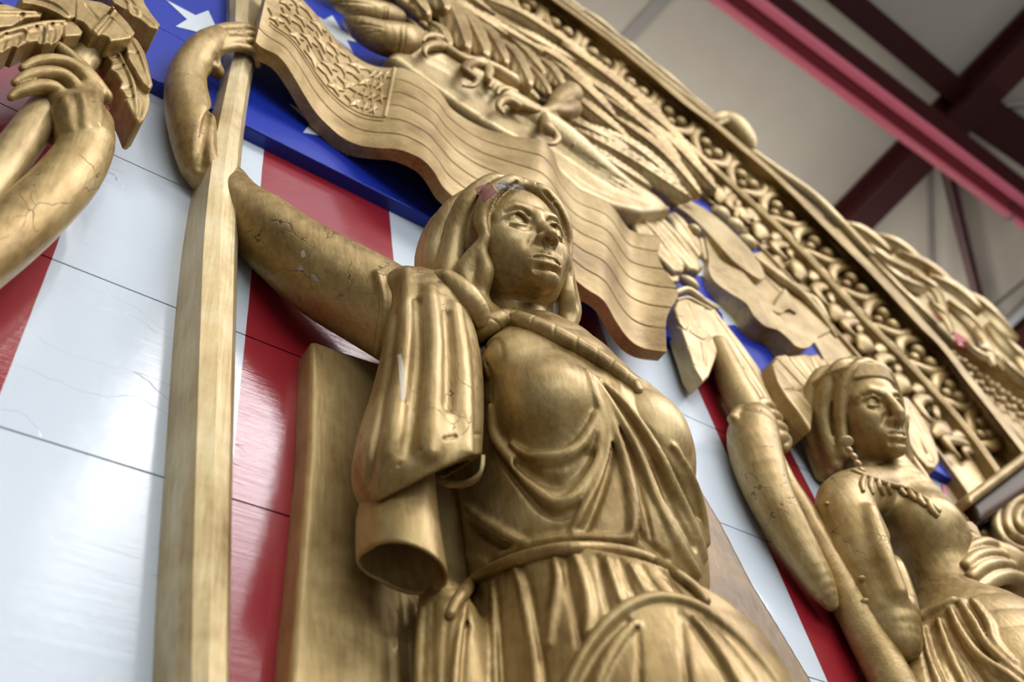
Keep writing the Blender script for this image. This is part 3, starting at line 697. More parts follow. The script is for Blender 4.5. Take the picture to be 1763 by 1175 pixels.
# hair: cap with two deep waves swept back from a middle part
s=Sculpt(.021); I3=np.eye(3)
s.ell((0,-.16,.22),I3,(.80,.84,.78)); s.ell((0,.84,-.26),I3,(.57,.62,.80),.05,True); s.ell((0,.2,-.75),I3,(.60,.6,.6),.05,True)
for q in (-1,1):
    for pts,r in (([(0,.52,.80),(.26*q,.62,.64),(.52*q,.52,.38),(.62*q,.40,.10),(.60*q,.36,-.20),(.72*q,.18,-.42),(.78*q,.05,-.66),(.66*q,.08,-.95)],(.10,.12,.14,.12,.09,.12,.15,.12)),
                  ([(0,.30,.92),(.34*q,.40,.80),(.66*q,.26,.48),(.80*q,.08,.14),(.86*q,-.02,-.2),(.90*q,-.12,-.55),(.80*q,-.12,-.85)],(.12,.15,.17,.15,.15,.18,.12)),
                  ([(0,.0,.98),(.36*q,.04,.90),(.74*q,-.08,.55),(.90*q,-.25,.12),(.93*q,-.28,-.35),(.9*q,-.3,-.7)],(.14,.15,.16,.17,.18,.14)),
                  ([(0,-.3,1.0),(.38*q,-.26,.92),(.76*q,-.34,.55),(.92*q,-.48,.05),(.92*q,-.5,-.45)],(.14,.15,.16,.17,.15)),
                  ([(.64*q,.30,-.36),(.60*q,.26,-.62),(.64*q,.12,-.88),(.56*q,.14,-1.15)],(.07,.11,.12,.09))):
        P=catmull(np.column_stack([pts,r]),5); s.tube(P[:,:3],P[:,3],.05)
    for pts in ([(.05*q,.44,.91),(.32*q,.54,.77),(.62*q,.42,.44),(.74*q,.26,.10),(.76*q,.16,-.25),(.86*q,.0,-.55)],[(.05*q,.20,1.0),(.36*q,.26,.90),(.74*q,.12,.54),(.88*q,-.06,.1),(.94*q,-.12,-.3)],[(.05*q,-.1,1.03),(.4*q,-.08,.93),(.84*q,-.2,.4),(.97*q,-.32,0)],
                [(.22*q,.70,.60),(.46*q,.63,.38),(.58*q,.52,.1),(.57*q,.47,-.15)],[(.14*q,.66,.72),(.4*q,.60,.60),(.62*q,.44,.3),(.66*q,.36,.0)]):
        s.tube(catmull(np.array(pts),5),.026,.03,True)
hair=place_local('hair',s,HO,HK,HAX,GOLD,woman)
# bare arm and the fist on the staff: one continuous form
def arm_base(s):
    tb(s,[(705,560,.14,80),(640,520,.115,80),(560,475,.095,76),(490,425,.075,66),(445,388,.055,60),(400,362,.03,54)],0,n=3)
    tb(s,[(402,360,.03,48),(388,325,.028,44),(345,285,.045,36),(329,210,.06,41),(320,155,.065,36),(326,118,.075,31),(348,88,.088,30),(372,70,.095,24)],24,n=3)
    tb(s,[(340,108,.08,24),(360,112,.075,18),(374,124,.065,12)],12,n=3)
    for f in ([(350,64,.098,13),(388,50,.108,11),(424,49,.105,9),(444,66,.092,8),(449,80,.08,7)],
              [(356,72,.10,13),(394,60,.110,10.5),(432,61,.106,9),(449,80,.092,8),(452,94,.08,7)],
              [(364,80,.10,12),(400,70,.110,10),(436,74,.105,9),(450,92,.09,8),(452,104,.08,7)],
              [(374,86,.10,10),(406,80,.107,9),(434,88,.102,8.5),(444,103,.09,7.5),(444,112,.08,6.5)]): tb(s,f,3,n=4)
carve('raised_arm',arm_base,[('g',[(384,96,5),(372,108,6),(366,130,5),(362,170,5),(352,230,6),(345,285,7)],0,10),('r',[(650,470,6),(662,520,8),(655,570,7),(648,612,4)],2,8)],GOLDC,woman,3.1*mpp(500,400,.1))
# slab of cloak behind her
def cl_base(s):
    slb(s,[(537,585),(590,604),(645,622),(760,640),(860,800),(900,1350),(470,1350),(500,1175),(520,950),(532,780),(536,650)],-.01,.05,8)
carve('cloak',cl_base,[('g',[(665,1040,3),(668,1100,4),(672,1300,4)],0,3),('g',[(695,1030,3),(700,1100,5),(706,1300,5)],0,6),('r',[(712,1040,6),(722,1110,10),(728,1300,12)],0,8),('r',[(682,1060,5),(686,1300,7)],0,6)],GOLDD,woman,6.5*mpp(800,900,.1))
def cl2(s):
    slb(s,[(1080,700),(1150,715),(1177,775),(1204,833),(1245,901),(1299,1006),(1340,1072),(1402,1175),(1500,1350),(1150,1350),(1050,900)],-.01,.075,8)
carve('cloak',cl2,[],GOLDB,woman,6*mpp(1250,950,.05),'right side of the cloak with shade in its colour')  # shade beside the torso is painted into this slab
# bodice
def trunk(s):
    tb(s,[(893,592,.185,66),(930,672,.19,130),(965,780,.16,184),(988,860,.145,198),(1004,940,.135,206),(1012,990,.135,206)],0,n=3)
    bl(s,1072,770,.17,96,140,80,20,60)
s=Sculpt(.008); trunk(s); TSK=Skin(*s.build(.004))
def sunk(sk,px,py,depth): 
    h=sk.hit(px,py); d=dirpx(px,py); return h+d*depth*np.linalg.norm(h-CAMP)/F, np.linalg.norm(h-CAMP)/F
def bod_base(s):
    trunk(s)
    c,q=sunk(TSK,912,650,70); s.ell(c,np.eye(3),np.array([96,62,82])*q,60*q)
    c,q=sunk(TSK,944,706,50); s.ell(c,np.eye(3),np.array([92,92,94])*q,30*q)
    c,q=sunk(TSK,1110,760,70); s.ell(c,np.eye(3),np.array([84,80,110])*q,60*q)
BD=[('r',[(846,700,7),(850,751,10),(877,790,11),(911,833,12),(945,863,13),(968,868,13),(996,850,12),(1022,809,11),(1034,768,10),(1030,715,7)],3,10),
    ('r',[(880,765,4),(905,784,9),(931,789,13),(966,789,15),(996,772,13),(1017,741,10),(1026,715,5)],5,8),
    ('g',[(893,800,8),(925,822,11),(962,832,12),(992,815,11),(1014,785,8)],2,14),
    ('g',[(842,700,3),(840,750,4),(860,790,5),(898,840,6),(935,880,7),(968,890,7),(1002,872,6)],0,8),
    ('r',[(1010,640,6),(1024,680,7),(1046,740,8),(1046,780,9),(1030,830,10),(1004,880,9),(985,915,6)],3,7),
    ('g',[(1055,745,4),(1052,790,6),(1035,850,7),(1008,915,7)],0,8),
    ('r',[(1020,650,5),(1050,715,7),(1070,775,10),(1085,840,12),(1092,900,12),(1085,930,8)],3,9),
    ('g',[(1026,660,3),(1062,730,5),(1088,800,6),(1108,870,7),(1122,930,6)],0,6),
    ('r',[(1026,655,5),(1062,710,7),(1100,780,9),(1130,860,11),(1168,940,12),(1200,990,9)],4,8),
    ('g',[(1034,662,3),(1078,720,5),(1120,790,7),(1152,860,9),(1195,940,9)],0,7),
    ('r',[(1034,655,5),(1080,700,7),(1128,770,9),(1160,840,11),(1196,915,10),(1212,960,8)],4,8),
    ('g',[(1100,720,3),(1140,775,5),(1170,835,6),(1200,890,5)],0,8),
    ('r',[(1160,770,6),(1190,825,9),(1208,880,9),(1216,935,8)],2,8),
    ('g',[(1090,905,5),(1120,940,8),(1150,962,7)],0,6),
    ('r',[(800,872,5),(835,900,10),(875,925,11),(905,938,6)],4,8),('g',[(805,895,6),(840,925,8),(880,948,7)],0,8),
    ('r',[(775,925,6),(800,950,9),(835,970,7)],3,8),
    ('g',[(835,580,3),(842,640,3),(848,700,3)],0,6),('r',[(860,960,6),(930,935,9),(1010,928,9),(1080,930,8)],2,10)]
def skirt_tube(s): tb(s,[(1006,945,.13,200),(1020,1010,.13,208),(1040,1090,.135,236),(1075,1220,.14,275)],0,n=3)
s=Sculpt(.008); skirt_tube(s); SKT=Skin(*s.build(.004)); BELT3=(SKT.hit(835,990),SKT.hit(985,948),SKT.hit(1165,992))
o=carve('bodice',bod_base,BD,GOLD,woman,3.2*mpp(960,780,.2),post=lambda s: s.half(*BELT3,at(1060,1175,.1),k=.008))
# skirt with pleats and the bent knee under the over-drape
def sk_base(s):
    tb(s,[(1006,945,.13,200),(1020,1010,.13,208),(1040,1090,.135,236),(1075,1220,.14,275),(1110,1360,.15,310)],0,n=3)
    tb(s,[(760,1035,.10,40),(775,1100,.10,62),(790,1220,.10,80),(800,1360,.1,90)],30)
    bl(s,1165,1190,.24,170,150,120,-14,30)
SK=[('g',[(897,976,4),(912,1013,5),(925,1090,6),(938,1175,7),(948,1300,7)],0,6),('g',[(853,1000,4),(860,1080,5),(866,1175,6),(870,1300,6)],0,5),('g',[(810,1030,4),(800,1100,5),(795,1175,6),(790,1300,6)],0,5),
    ('r',[(846,1003,3),(850,1080,5),(853,1175,6),(856,1300,6)],2,5),('r',[(886,980,4),(900,1030,6),(915,1110,8),(925,1200,9),(930,1300,9)],2,8),
    ('r',[(802,1040,4),(790,1100,6),(783,1175,7),(778,1300,7)],2,6),
    ('g',[(972,959,5),(978,1000,7),(990,1060,8),(1000,1115,7)],0,7),('r',[(955,965,5),(960,1010,9),(950,1070,8),(945,1110,5)],3,10),
    ('r',[(990,960,6),(1004,1000,10),(1014,1050,10),(1010,1090,7)],3,8),('g',[(1027,959,4),(1036,1000,6),(1050,1057,6)],0,6),
    ('r',[(1044,962,5),(1056,1000,8),(1068,1035,7)],3,6),('g',[(1068,965,4),(1082,1005,5),(1098,1035,4)],0,5),('r',[(1085,972,4),(1105,1010,6),(1120,1030,5)],3,5),('g',[(1105,975,4),(1128,1010,5),(1145,1028,4)],0,5),
    ('g',[(1140,985,4),(1165,1015,5),(1180,1030,4)],0,5),
    ('r',[(960,1225,10),(985,1165,11),(1010,1120,11),(1045,1075,12),(1090,1042,12),(1140,1030,11),(1200,1045,11),(1255,1085,11),(1300,1130,10),(1340,1180,9)],3,7),
    ('g',[(985,1215,6),(1010,1160,7),(1040,1110,7),(1080,1070,6)],0,8),
    ('r',[(1010,1230,9),(1040,1150,12),(1070,1100,11),(1095,1075,8)],3,9),('g',[(1095,1080,3),(1100,1130,5),(1098,1230,6)],0,6),
    ('g',[(1172,1055,4),(1178,1120,6),(1190,1230,6)],0,6),('g',[(1178,1060,4),(1215,1110,6),(1260,1180,7)],0,6),('g',[(1215,1070,4),(1250,1105,6),(1300,1170,6)],0,6),
    ('r',[(1195,1065,5),(1235,1115,8),(1280,1190,9)],3,6),
    ('g',[(745,1040,4),(742,1120,6),(746,1300,7)],0,6),('r',[(728,1050,5),(722,1120,8),(722,1300,9)],2,6),('g',[(775,1045,4),(765,1120,5),(762,1300,6)],0,5)]
o,SKS=carve('skirt',sk_base,SK,GOLD,woman,3.8*mpp(1000,1080,.2),ret=True,post=lambda s: s.half(*[p+np.array([0,0,.004]) for p in BELT3],at(940,600,.1)))
# belt, rolled collar
BSK=skin_of([o for o in woman.children if o.name.startswith(('skirt','bodice'))])
s=Sculpt(2.0*mpp(1000,950,.25))
lay(s,BSK,[(776,1058,11),(792,1030,13),(815,1004,13),(850,982,13),(900,962,13),(960,948,13),(1030,946,13),(1095,957,13),(1150,982,12),(1195,1014,11),(1214,1036,10)],6,6)
sculpt('belt',s,GOLD,woman)
# yoke and shoulder locks between neck, collar and sleeve
def yoke(s):
    tb(s,[(760,500,.23,36),(800,530,.235,38),(840,560,.225,36),(880,578,.20,34)],0)
    tb(s,[(770,486,.255,22),(800,512,.262,26),(822,538,.258,22),(826,556,.25,12)],10)
s=Sculpt(2.4*mpp(850,550,.23)); yoke(s); sculpt('shoulder_drape',s,GOLD,woman)
CSK=skin_of([o for o in woman.children if o.name.startswith(('bodice','shoulder_drape','head'))])
s=Sculpt(1.8*mpp(950,580,.3))
P,R=lay(s,CSK,[(818,590,13),(832,568,18),(862,552,20),(900,556,19),(948,574,18),(1002,602,17),(1050,632,16),(1085,658,14),(1100,673,8)],7,6)
for i in range(9,46,4):
    t=P[i+1]-P[i]; t/=np.linalg.norm(t); a=CB-t*np.dot(CB,t); a/=np.linalg.norm(a); b=np.cross(t,a); r=R[i]
    ring=[P[i]+t*r*.5*math.sin(w)+ (a*math.cos(w)+b*math.sin(w))*r*1.04 for w in np.linspace(-1.5,1.5,9)]
    s.tube(ring,r*.10,r*.15,True)
sculpt('rolled_collar',s,GOLD,woman)
# wide hanging sleeve
def slv_base(s):
    tb(s,[(700,500,.190,42),(735,535,.195,66),(742,620,.185,86),(735,700,.172,98),(722,775,.165,108),(716,815,.165,110)],0,n=4)
SL=[('r',[(700,470,8),(702,560,12),(690,660,14),(672,760,13),(655,850,10)],0,22),('g',[(718,520,4),(722,600,7),(715,690,8),(702,780,7)],1,20),
    ('r',[(740,500,9),(748,580,13),(745,690,14),(742,780,11)],1,20),('g',[(770,540,4),(774,620,7),(772,700,6)],1,18),
    ('r',[(785,530,8),(796,620,12),(800,700,13),(802,780,11)],0,20),('g',[(678,540,3),(668,630,5),(652,740,6),(636,830,5)],1,14),
    ('g',[(622,846,2.4),(645,832,2.4),(700,793,2.4),(735,770,2.4),(775,755,2.4),(828,748,2.4)],0,2.5),('g',[(684,610,2.5),(690,650,3),(690,690,2.5),(702,694,2)],0,2)]
HEM3=(at(832,783,.21),at(700,830,.24),at(612,888,.12))
def slv_cut(s):
    tb(s,[(728,740,.162,60),(730,790,.16,76),(728,900,.15,82)],0,True,n=3)
    s.half(*HEM3,at(700,1000,.14))
carve('sleeve',slv_base,SL,GOLDC,woman,3.2*mpp(740,650,.25),post=slv_cut)
def ribbon(name,rows,thick,mat,parent,n=5,label=None):
    """folded cloth: rows of (px,py,h) across, given thickness along the view"""
    A=catmull(np.array([[at(*p) for p in r] for r in rows]).reshape(len(rows),-1),n); A=A.reshape(len(A),-1,3)
    Bq=np.array([catmull(r,4) for r in A]); m=thick*mpp(*rows[0][0])
    N=np.zeros_like(Bq); du=np.gradient(Bq,axis=0); dv=np.gradient(Bq,axis=1); N=np.cross(du,dv); N/=np.linalg.norm(N,axis=2,keepdims=True)+1e-12
    loop=np.concatenate([Bq+N*m/2,(Bq-N*m/2)[:,::-1]],1); mb=MB(); mb.quadgrid(loop,False,True); w=loop.shape[1]
    for e in (0,len(mb.V)-w):
        for i in range(w//2-1): mb.F.append((e+i,e+i+1,e+w-2-i,e+w-1-i))
    o=mb.build(name,mat,parent,True,label); smooth_angle(o,55); return o
# turned hem: the edge rolls back at the right and drops in an S below
ribbon('sleeve_hem',[[(832,784,.245),(832,800,.215)],[(828,812,.235),(822,826,.207)],[(808,828,.215),(800,838,.190)],[(782,832,.190),(772,838,.170)],[(752,826,.165),(744,828,.155)],[(715,834,.145),(710,838,.125)]],6,GOLD,woman)
def hem(s):
    tb(s,[(690,810,.140,58),(690,880,.135,64),(692,930,.135,68),(700,990,.130,70),(706,1050,.125,72)],0,n=3)
    tb(s,[(668,850,.120,40),(655,900,.115,42),(655,960,.110,42)],16,n=2)
def hem_cut(s):
    tb(s,[(690,900,.135,50),(695,950,.135,60),(704,1000,.130,62),(712,1080,.125,64)],0,True,n=2)
    tb(s,[(655,905,.115,30),(655,970,.110,34)],12,True,n=2)
    s.half(at(640,934,.145),at(725,948,.180),at(690,1010,.095),at(720,1150,.125))
carve('sleeve_fold',hem,[],GOLD,woman,2.9*mpp(690,900,.145),post=hem_cut)
# flaked paint: bare patches on the crown, the sleeve and the arm
def flake(name,poly,sk,mat,lift=.9,label=None):
    P=[];c=np.mean(np.array(poly,float),axis=0)
    def on(x,y): h=sk.hit(x,y); d=dirpx(x,y); return h-d*lift*np.linalg.norm(h-CAMP)/F
    Q=[]
    for i in range(len(poly)):
        a=np.array(poly[i],float); b=np.array(poly[(i+1)%len(poly)],float)
        for t in (0,.33,.66): Q.append(a+(b-a)*t+np.random.uniform(-1,1,2)*.6)
    rings=[[on(*(c+(q-c)*f)) for q in Q] for f in (1,.66,.33)]
    mb=MB(); mb.quadgrid(rings,False,True); n=len(Q); mb.V.append(on(*c))
    for i in range(n): mb.F.append((2*n+i,2*n+(i+1)%n,3*n))
    return mb.build(name,mat,sk.owner,True,label)
HSK=skin_of([hair]); ASK=skin_of([o for o in woman.children if o.name.startswith('raised_arm')]); LSK=skin_of([o for o in woman.children if o.name=='sleeve'])
HSK.owner=hair; ASK.owner=[o for o in woman.children if o.name.startswith('raised_arm')][0]; LSK.owner=[o for o in woman.children if o.name=='sleeve'][0]
flake('flaked_patch',[(819,323),(842,314),(857,332),(834,347),(822,334)],HSK,REDCHIP,label='dull red undercoat patch on the crown of the hair')
flake('flaked_patch',[(848,313),(866,310),(880,316),(900,321),(910,332),(896,333),(874,327),(858,328)],HSK,GREYWOOD,label='bare grey wood patch on the crown of the hair')
flake('flaked_patch',[(684,612),(690,610),(697,640),(697,690),(690,692),(688,650)],LSK,plain('bare_pale_wood',(.55,.48,.38),.6,0,.1),label='bare pale wood strip on the sleeve')
for p in ([(517,434),(524,430),(526,442),(519,445)],[(512,462),(520,458),(523,464),(514,468)],[(534,472),(542,474),(550,486),(541,484)]): flake('flaked_patch',p,ASK,GREYWOOD,.6)
RELIEF=.85
# ------------------------------------------------------------------ eagle, shield, pods, arrow feathers and ribbon above the flag
def leaf_part(name,poly,h1,thick,veins,mat,parent,cell=2.2,rnd=4,label=None,bulge=None):
    c=poly[len(poly)//2]
    def base(s):
        slb(s,poly,h1-thick,h1,rnd)
        if bulge:
            for b in bulge: bl(s,*b)
    return carve(name,base,veins,mat,parent,cell*mpp(c[0],c[1],h1),label)
def plume(name,pts,w,mat,parent,thick=.5,n=12,m_=8,quill=.22,tipp=.55,barb=0.0,tilt=0.0,bars=0.0,nb=9):
    """feather: centre line in (px,py,h), half width in px, quill ridge, rounded tip; barb cuts a saw edge"""
    P=catmull(np.array([at(*p) for p in pts]),max(2,n//(len(pts)-1))); k=len(P); q=mpp(*pts[0]); V=[];Bk=[]
    for i in range(k):
        t=i/(k-1); T=P[min(i+1,k-1)]-P[max(i-1,0)]; T/=np.linalg.norm(T)+1e-12
        up=CB+np.array([0,-.5,0]); sd=np.cross(T,up); sd/=np.linalg.norm(sd); nr=np.cross(sd,T); 
        if nr@CB<0: nr=-nr
        f=min(1,.35+1.6*t)*(math.sqrt(max(0,1-((t-tipp)/(1-tipp))**2)) if t>tipp else 1); f=max(f,.04)
        if barb and t<.93: f*=1-barb*(i%2)
        row=[];rb=[]
        for j in range(m_+1):
            x=-1+2*j/m_; z=(1-x*x)*.30*w*q+(quill*w*q*max(0,1-abs(x)*4.5))+tilt*x*w*q*.4+bars*w*q*math.sin(6.283*(t*nb-abs(x)*1.3))*min(1,abs(x)*3)
            row.append(P[i]+sd*x*w*q*f+nr*z); rb.append(P[i]+sd*x*w*q*f-nr*thick*w*q)
        V.append(row);Bk.append(rb)
    V=np.array(V);Bk=np.array(Bk); loop=np.concatenate([V,Bk[:,::-1]],1); mb=MB(); mb.quadgrid(loop,False,True); L=loop.shape[1]
    for e in (0,len(mb.V)-L):
        for i in range(m_): mb.F.append((e+i,e+i+1,e+L-2-i,e+L-1-i))
    o=mb.build(name,mat,parent); smooth_angle(o,50); return o
eagle=empty('carved_eagle',at(900,110,.05),'carved gold eagle with layered feathers and claws perched on a long shield','eagle')
s=Sculpt(5*mpp(950,120,.08)); slb(s,[(690,-90),(800,-90),(870,-10),(985,80),(1075,165),(1160,250),(1205,318),(1190,318),(1130,290),(1070,258),(1000,208),(930,166),(860,120),(790,92),(700,30)],.02,.115,14); slb(s,[(960,190),(1010,200),(1090,250),(1185,338),(1150,330),(1080,290),(1000,245)],.02,.12,8)
sculpt('wing',s,GOLDW,eagle)
FE=[((690,-70,.15),(728,-40,.175),(765,20,.185),24),((660,-50,.15),(690,-20,.17),(735,30,.18),22),((735,40,.15),(755,52,.17),(772,80,.175),15),((735,-20,.15),(770,12,.175),(800,86,.185),24),((765,5,.15),(800,35,.175),(832,99,.185),25),((805,35,.15),(838,60,.172),(868,112,.18),20),((846,65,.15),(880,95,.168),(909,149,.178),20),
    ((900,110,.145),(922,130,.16),(944,164,.168),14),((884,142,.15),(905,155,.155),(926,173,.16),10),((878,70,.15),(905,95,.165),(934,131,.17),16),((920,100,.148),(945,120,.16),(966,152,.165),17)]
for a,b,c,w in FE: plume('feather',[a,b,c],w,GOLD,eagle,.6,40,12,.2,.6,0,0,.05,7)
ROWS=[((700,-60,.14),(770,-25,.16),(850,28,.15),17),((730,-30,.145),(800,18,.165),(875,66,.158),17),((775,5,.145),(850,45,.165),(938,96,.16),17),((830,0,.13),(900,30,.145),(965,72,.14),18),((860,40,.14),(930,78,.155),(992,112,.15),18),((880,18,.12),(960,70,.135),(1028,118,.13),18),
      ((905,75,.145),(960,105,.16),(1022,158,.155),16),((950,70,.12),(1030,125,.135),(1090,172,.13),20),((945,105,.14),(1000,150,.155),(1058,205,.15),17),((980,125,.13),(1050,170,.145),(1115,226,.14),19),((1010,108,.11),(1090,170,.125),(1150,225,.12),20),((965,150,.14),(1020,195,.155),(1085,246,.15),16),
      ((1020,160,.125),(1100,215,.14),(1170,285,.135),20),((1060,155,.11),(1140,220,.125),(1205,295,.115),19),((1040,195,.12),(1130,258,.135),(1205,340,.12),18),((1080,190,.10),(1160,255,.115),(1232,332,.10),18)]
for a,b,c,w in ROWS: plume('feather',[a,b,c],w,GOLDW,eagle,.5,44,10,.16,.6,0,0,.07,14)
for a,b,c,w in [((972,205,.155),(1020,228,.165),(1085,262,.16),15),((985,225,.16),(1080,275,.17),(1188,345,.155),21),((1015,218,.15),(1100,262,.158),(1170,325,.145),17),((990,238,.16),(1050,280,.166),(1120,325,.155),14)]: plume('feather',[a,b,c],w,GOLDP,eagle,.5,56,10,.14,.7,0,0,.10,16)
# legs and claws
def claw(pts,leg,lab='claw'):
    s=Sculpt(1.5*mpp(850,120,.17)); tb(s,pts,2,n=4); return sculpt(lab,s,GOLD,leg)
s=Sculpt(1.7*mpp(850,120,.17)); tb(s,[(752,72,.17,8),(772,86,.178,9),(795,102,.18,10),(818,108,.182,11),(845,116,.178,11),(880,140,.165,15)],4); bl(s,800,100,.176,14,9,9,-35,6); bl(s,824,108,.18,13,11,9,0,6); leg_a=sculpt('leg',s,GOLD,eagle)
s=Sculpt(1.7*mpp(930,190,.17)); tb(s,[(888,178,.175,8),(905,186,.18,9),(930,194,.184,10),(950,188,.186,12),(962,172,.18,17),(980,165,.17,24)],5); tb(s,[(948,190,.185,10),(972,192,.178,16),(985,188,.17,18)],6); leg_b=sculpt('leg',s,GOLD,eagle)
for c in ([(760,66,.176,7),(744,62,.18,7),(732,64,.18,5.5),(728,71,.176,3.5)],[(762,80,.178,9),(746,78,.184,9),(734,82,.184,7),(730,90,.18,5),(735,99,.176,2)],
          [(818,106,.182,9),(806,112,.188,9),(800,122,.19,10),(812,132,.19,8),(822,138,.188,7),(814,148,.184,5),(797,148,.18,2.5)],[(838,112,.18,9),(842,124,.186,9),(840,136,.186,7),(846,142,.184,6),(842,150,.18,3)],
          [(886,160,.178,7),(872,154,.182,7),(860,154,.182,6),(856,162,.178,3.5)],[(890,182,.178,9),(874,172,.184,9),(862,176,.184,8),(858,186,.18,6),(866,196,.176,3)],
          [(934,198,.182,9),(938,210,.188,9),(942,222,.192,12),(954,230,.192,8),(960,240,.19,7),(952,248,.186,5),(940,248,.18,2.5)],[(952,200,.182,8),(962,212,.186,8),(972,222,.188,9),(983,232,.186,6),(989,242,.182,4.5),(987,250,.178,2)]): claw(c,leg_a if c[0][0]<860 else leg_b)
# shield under the claws
shield=empty('long_shield',at(960,260,.0),'long smooth gold shield tapering to a point under the eagle claws','shield')
def shb(s):
    slb(s,[(672,92),(690,70),(760,76),(830,105),(900,160),(985,225),(1060,290),(1120,334),(1158,361),(1110,366),(1060,355),(1000,328),(965,296),(935,262),(870,228),(800,184),(740,142),(700,112)],.03,.135,15)
    tb(s,[(700,95,.105,22),(780,128,.115,28),(870,186,.12,34),(960,250,.12,40),(1040,310,.115,30),(1110,346,.11,14),(1150,361,.108,4)],20,n=4)
carve('body',shb,[('g',[(850,186,1.4),(900,222,1.4),(950,258,1.4),(1000,290,1.4),(1060,325,1.4),(1125,355,1.2)],0,1.5),('g',[(870,180,1.2),(930,222,1.2),(1000,275,1.2),(1070,322,1.2),(1140,358,1)],0,1.5),('g',[(950,236,1.2),(1010,272,1.2),(1070,312,1.2),(1130,350,1)],0,1.5),('g',[(846,178,1.3),(838,190,1.6),(828,203,1.4)],0,1.5),('g',[(980,300,1.2),(1030,330,1.2),(1100,356,1)],0,1.5)],GOLDP,shield,3.2*mpp(950,250,.12))
# pod branch at the left end of the shield
pods=empty('pod_branch',at(650,40,.02),'bunch of banded gold seed pods at the left end of the shield','branch')
def pod(pts,bands,flute):
    b=lambda s: tb(s,pts,0,n=4)
    d=[('g',[(x0,y0,2.2),((x0+x1)/2+2,(y0+y1)/2,2.2),(x1,y1,2.2)],0,2) for x0,y0,x1,y1 in bands]+[('g',[(a[0],a[1],1.2),((a[0]+a[2])/2,(a[1]+a[3])/2-2,1.8),(a[2],a[3],1)],0,2) for a in flute]
    return carve('seed_pod',b,d,GOLD,pods,1.9*mpp(650,50,.13))
pod([(572,4,.10,6),(600,12,.12,17),(635,20,.13,22),(665,26,.13,21),(684,30,.13,15)],[(662,12,654,44),(668,13,660,45)],[(585,20,612,14),(592,26,620,20),(580,4,640,8)])
pod([(596,36,.11,7),(622,50,.13,22),(655,64,.14,29),(690,70,.145,31),(712,66,.145,22)],[(690,46,682,98),(698,46,692,98)],[(622,52,652,50),(630,60,656,55),(608,42,660,48)])
pod([(560,-20,.09,8),(600,-22,.11,20),(640,-15,.12,22),(680,-8,.12,18)],[],[(600,-20,650,-15)])
for c in ((694,8,.15,15),(712,20,.155,14),(722,32,.155,12),(728,44,.15,10),(706,-8,.15,14)):
    s=Sculpt(1.8*mpp(700,20,.15)); bl(s,c[0],c[1],c[2],c[3],c[3]*.8,c[3],-40); P=np.array([at(c[0]-c[3]*.4,c[1]+c[3]*.2,c[2]),at(c[0]+c[3]*.9,c[1]-c[3]*.2,c[2])]); sculpt('bud',s,GOLD,pods)
RELIEF=.6
# arrow feathers hanging below the shield tip
arrows=empty('arrow_bundle',at(1150,410,.0),'bundle of thick gold arrow feathers below the shield point','arrows')
def vane(poly,h,veins,rn=9): return leaf_part('arrow_feather',poly,h,h-.02,veins,GOLDP,arrows,2,rn)
vane([(1080,370),(1092,362),(1112,366),(1140,392),(1165,425),(1182,456),(1180,467),(1164,468),(1135,440),(1100,402)],.105,[('r',[(1098,372,4),(1130,405,5),(1165,452,3)],2,5)])
vane([(1118,368),(1128,366),(1146,376),(1180,410),(1205,445),(1214,460),(1206,467),(1190,462),(1160,428),(1130,392)],.11,[('r',[(1132,374,4),(1165,410,5),(1200,456,3)],2,5),('g',[(1140,372,1.5),(1175,408,2),(1206,452,1.5)],0,2)])
vane([(1150,366),(1160,362),(1180,378),(1205,412),(1214,436),(1206,442),(1188,420),(1165,394)],.10,[('r',[(1160,370,4),(1185,400,4),(1204,432,3)],2,5)],7)
vane([(1204,408),(1216,406),(1246,436),(1242,452),(1226,458),(1212,440)],.085,[],6)
vane([(1132,440),(1142,442),(1164,468),(1176,484),(1160,486),(1146,470)],.07,[('r',[(1140,448,3),(1166,480,2)],1,4)],5)
s=Sculpt(1.8*mpp(1197,397,.11)); bl(s,1195,396,.115,13,9,9,-35); sculpt('knob',s,GOLDP,arrows)
# ribbon scroll
rib=empty('ribbon_scroll',at(1300,520,.0),'wavy gold ribbon scroll between the cornice and the feathered staff','ribbon')
def sheet(name,rows,depth,mat,parent,n=6,ang=55,groove=None):
    A=catmull(np.array([[at(*p) for p in r] for r in rows]).reshape(len(rows),-1),n).reshape(-1,len(rows[0]),3)
    Bq=np.array([catmull(r,5) if len(r)>2 else np.array([r[0]*(1-t)+r[1]*t for t in np.linspace(0,1,7)]) for r in A])
    back=Bq+np.array([0,1,0])*np.minimum(depth*S,np.maximum(-Bq[...,1:2]-.001*S,.004*S)); loop=np.concatenate([Bq,back[:,::-1]],1); mb=MB(); mb.quadgrid(loop,False,True); w=loop.shape[1]
    for e in (0,len(mb.V)-w):
        for i in range(w//2-1): mb.F.append((e+i,e+i+1,e+w-2-i,e+w-1-i))
    o=mb.build(name,mat,parent); smooth_angle(o,ang); return o
sheet('ribbon_fold',[[(1150,346,.085),(1168,338,.075)],[(1176,362,.09),(1196,350,.08)],[(1196,378,.105),(1222,366,.095)],[(1214,396,.12),(1250,388,.105)],[(1240,424,.13),(1282,420,.11)],[(1262,448,.13),(1302,444,.11)],[(1290,470,.125),(1312,462,.11)],[(1310,482,.12),(1318,478,.11)]],.075,GOLDP,rib)
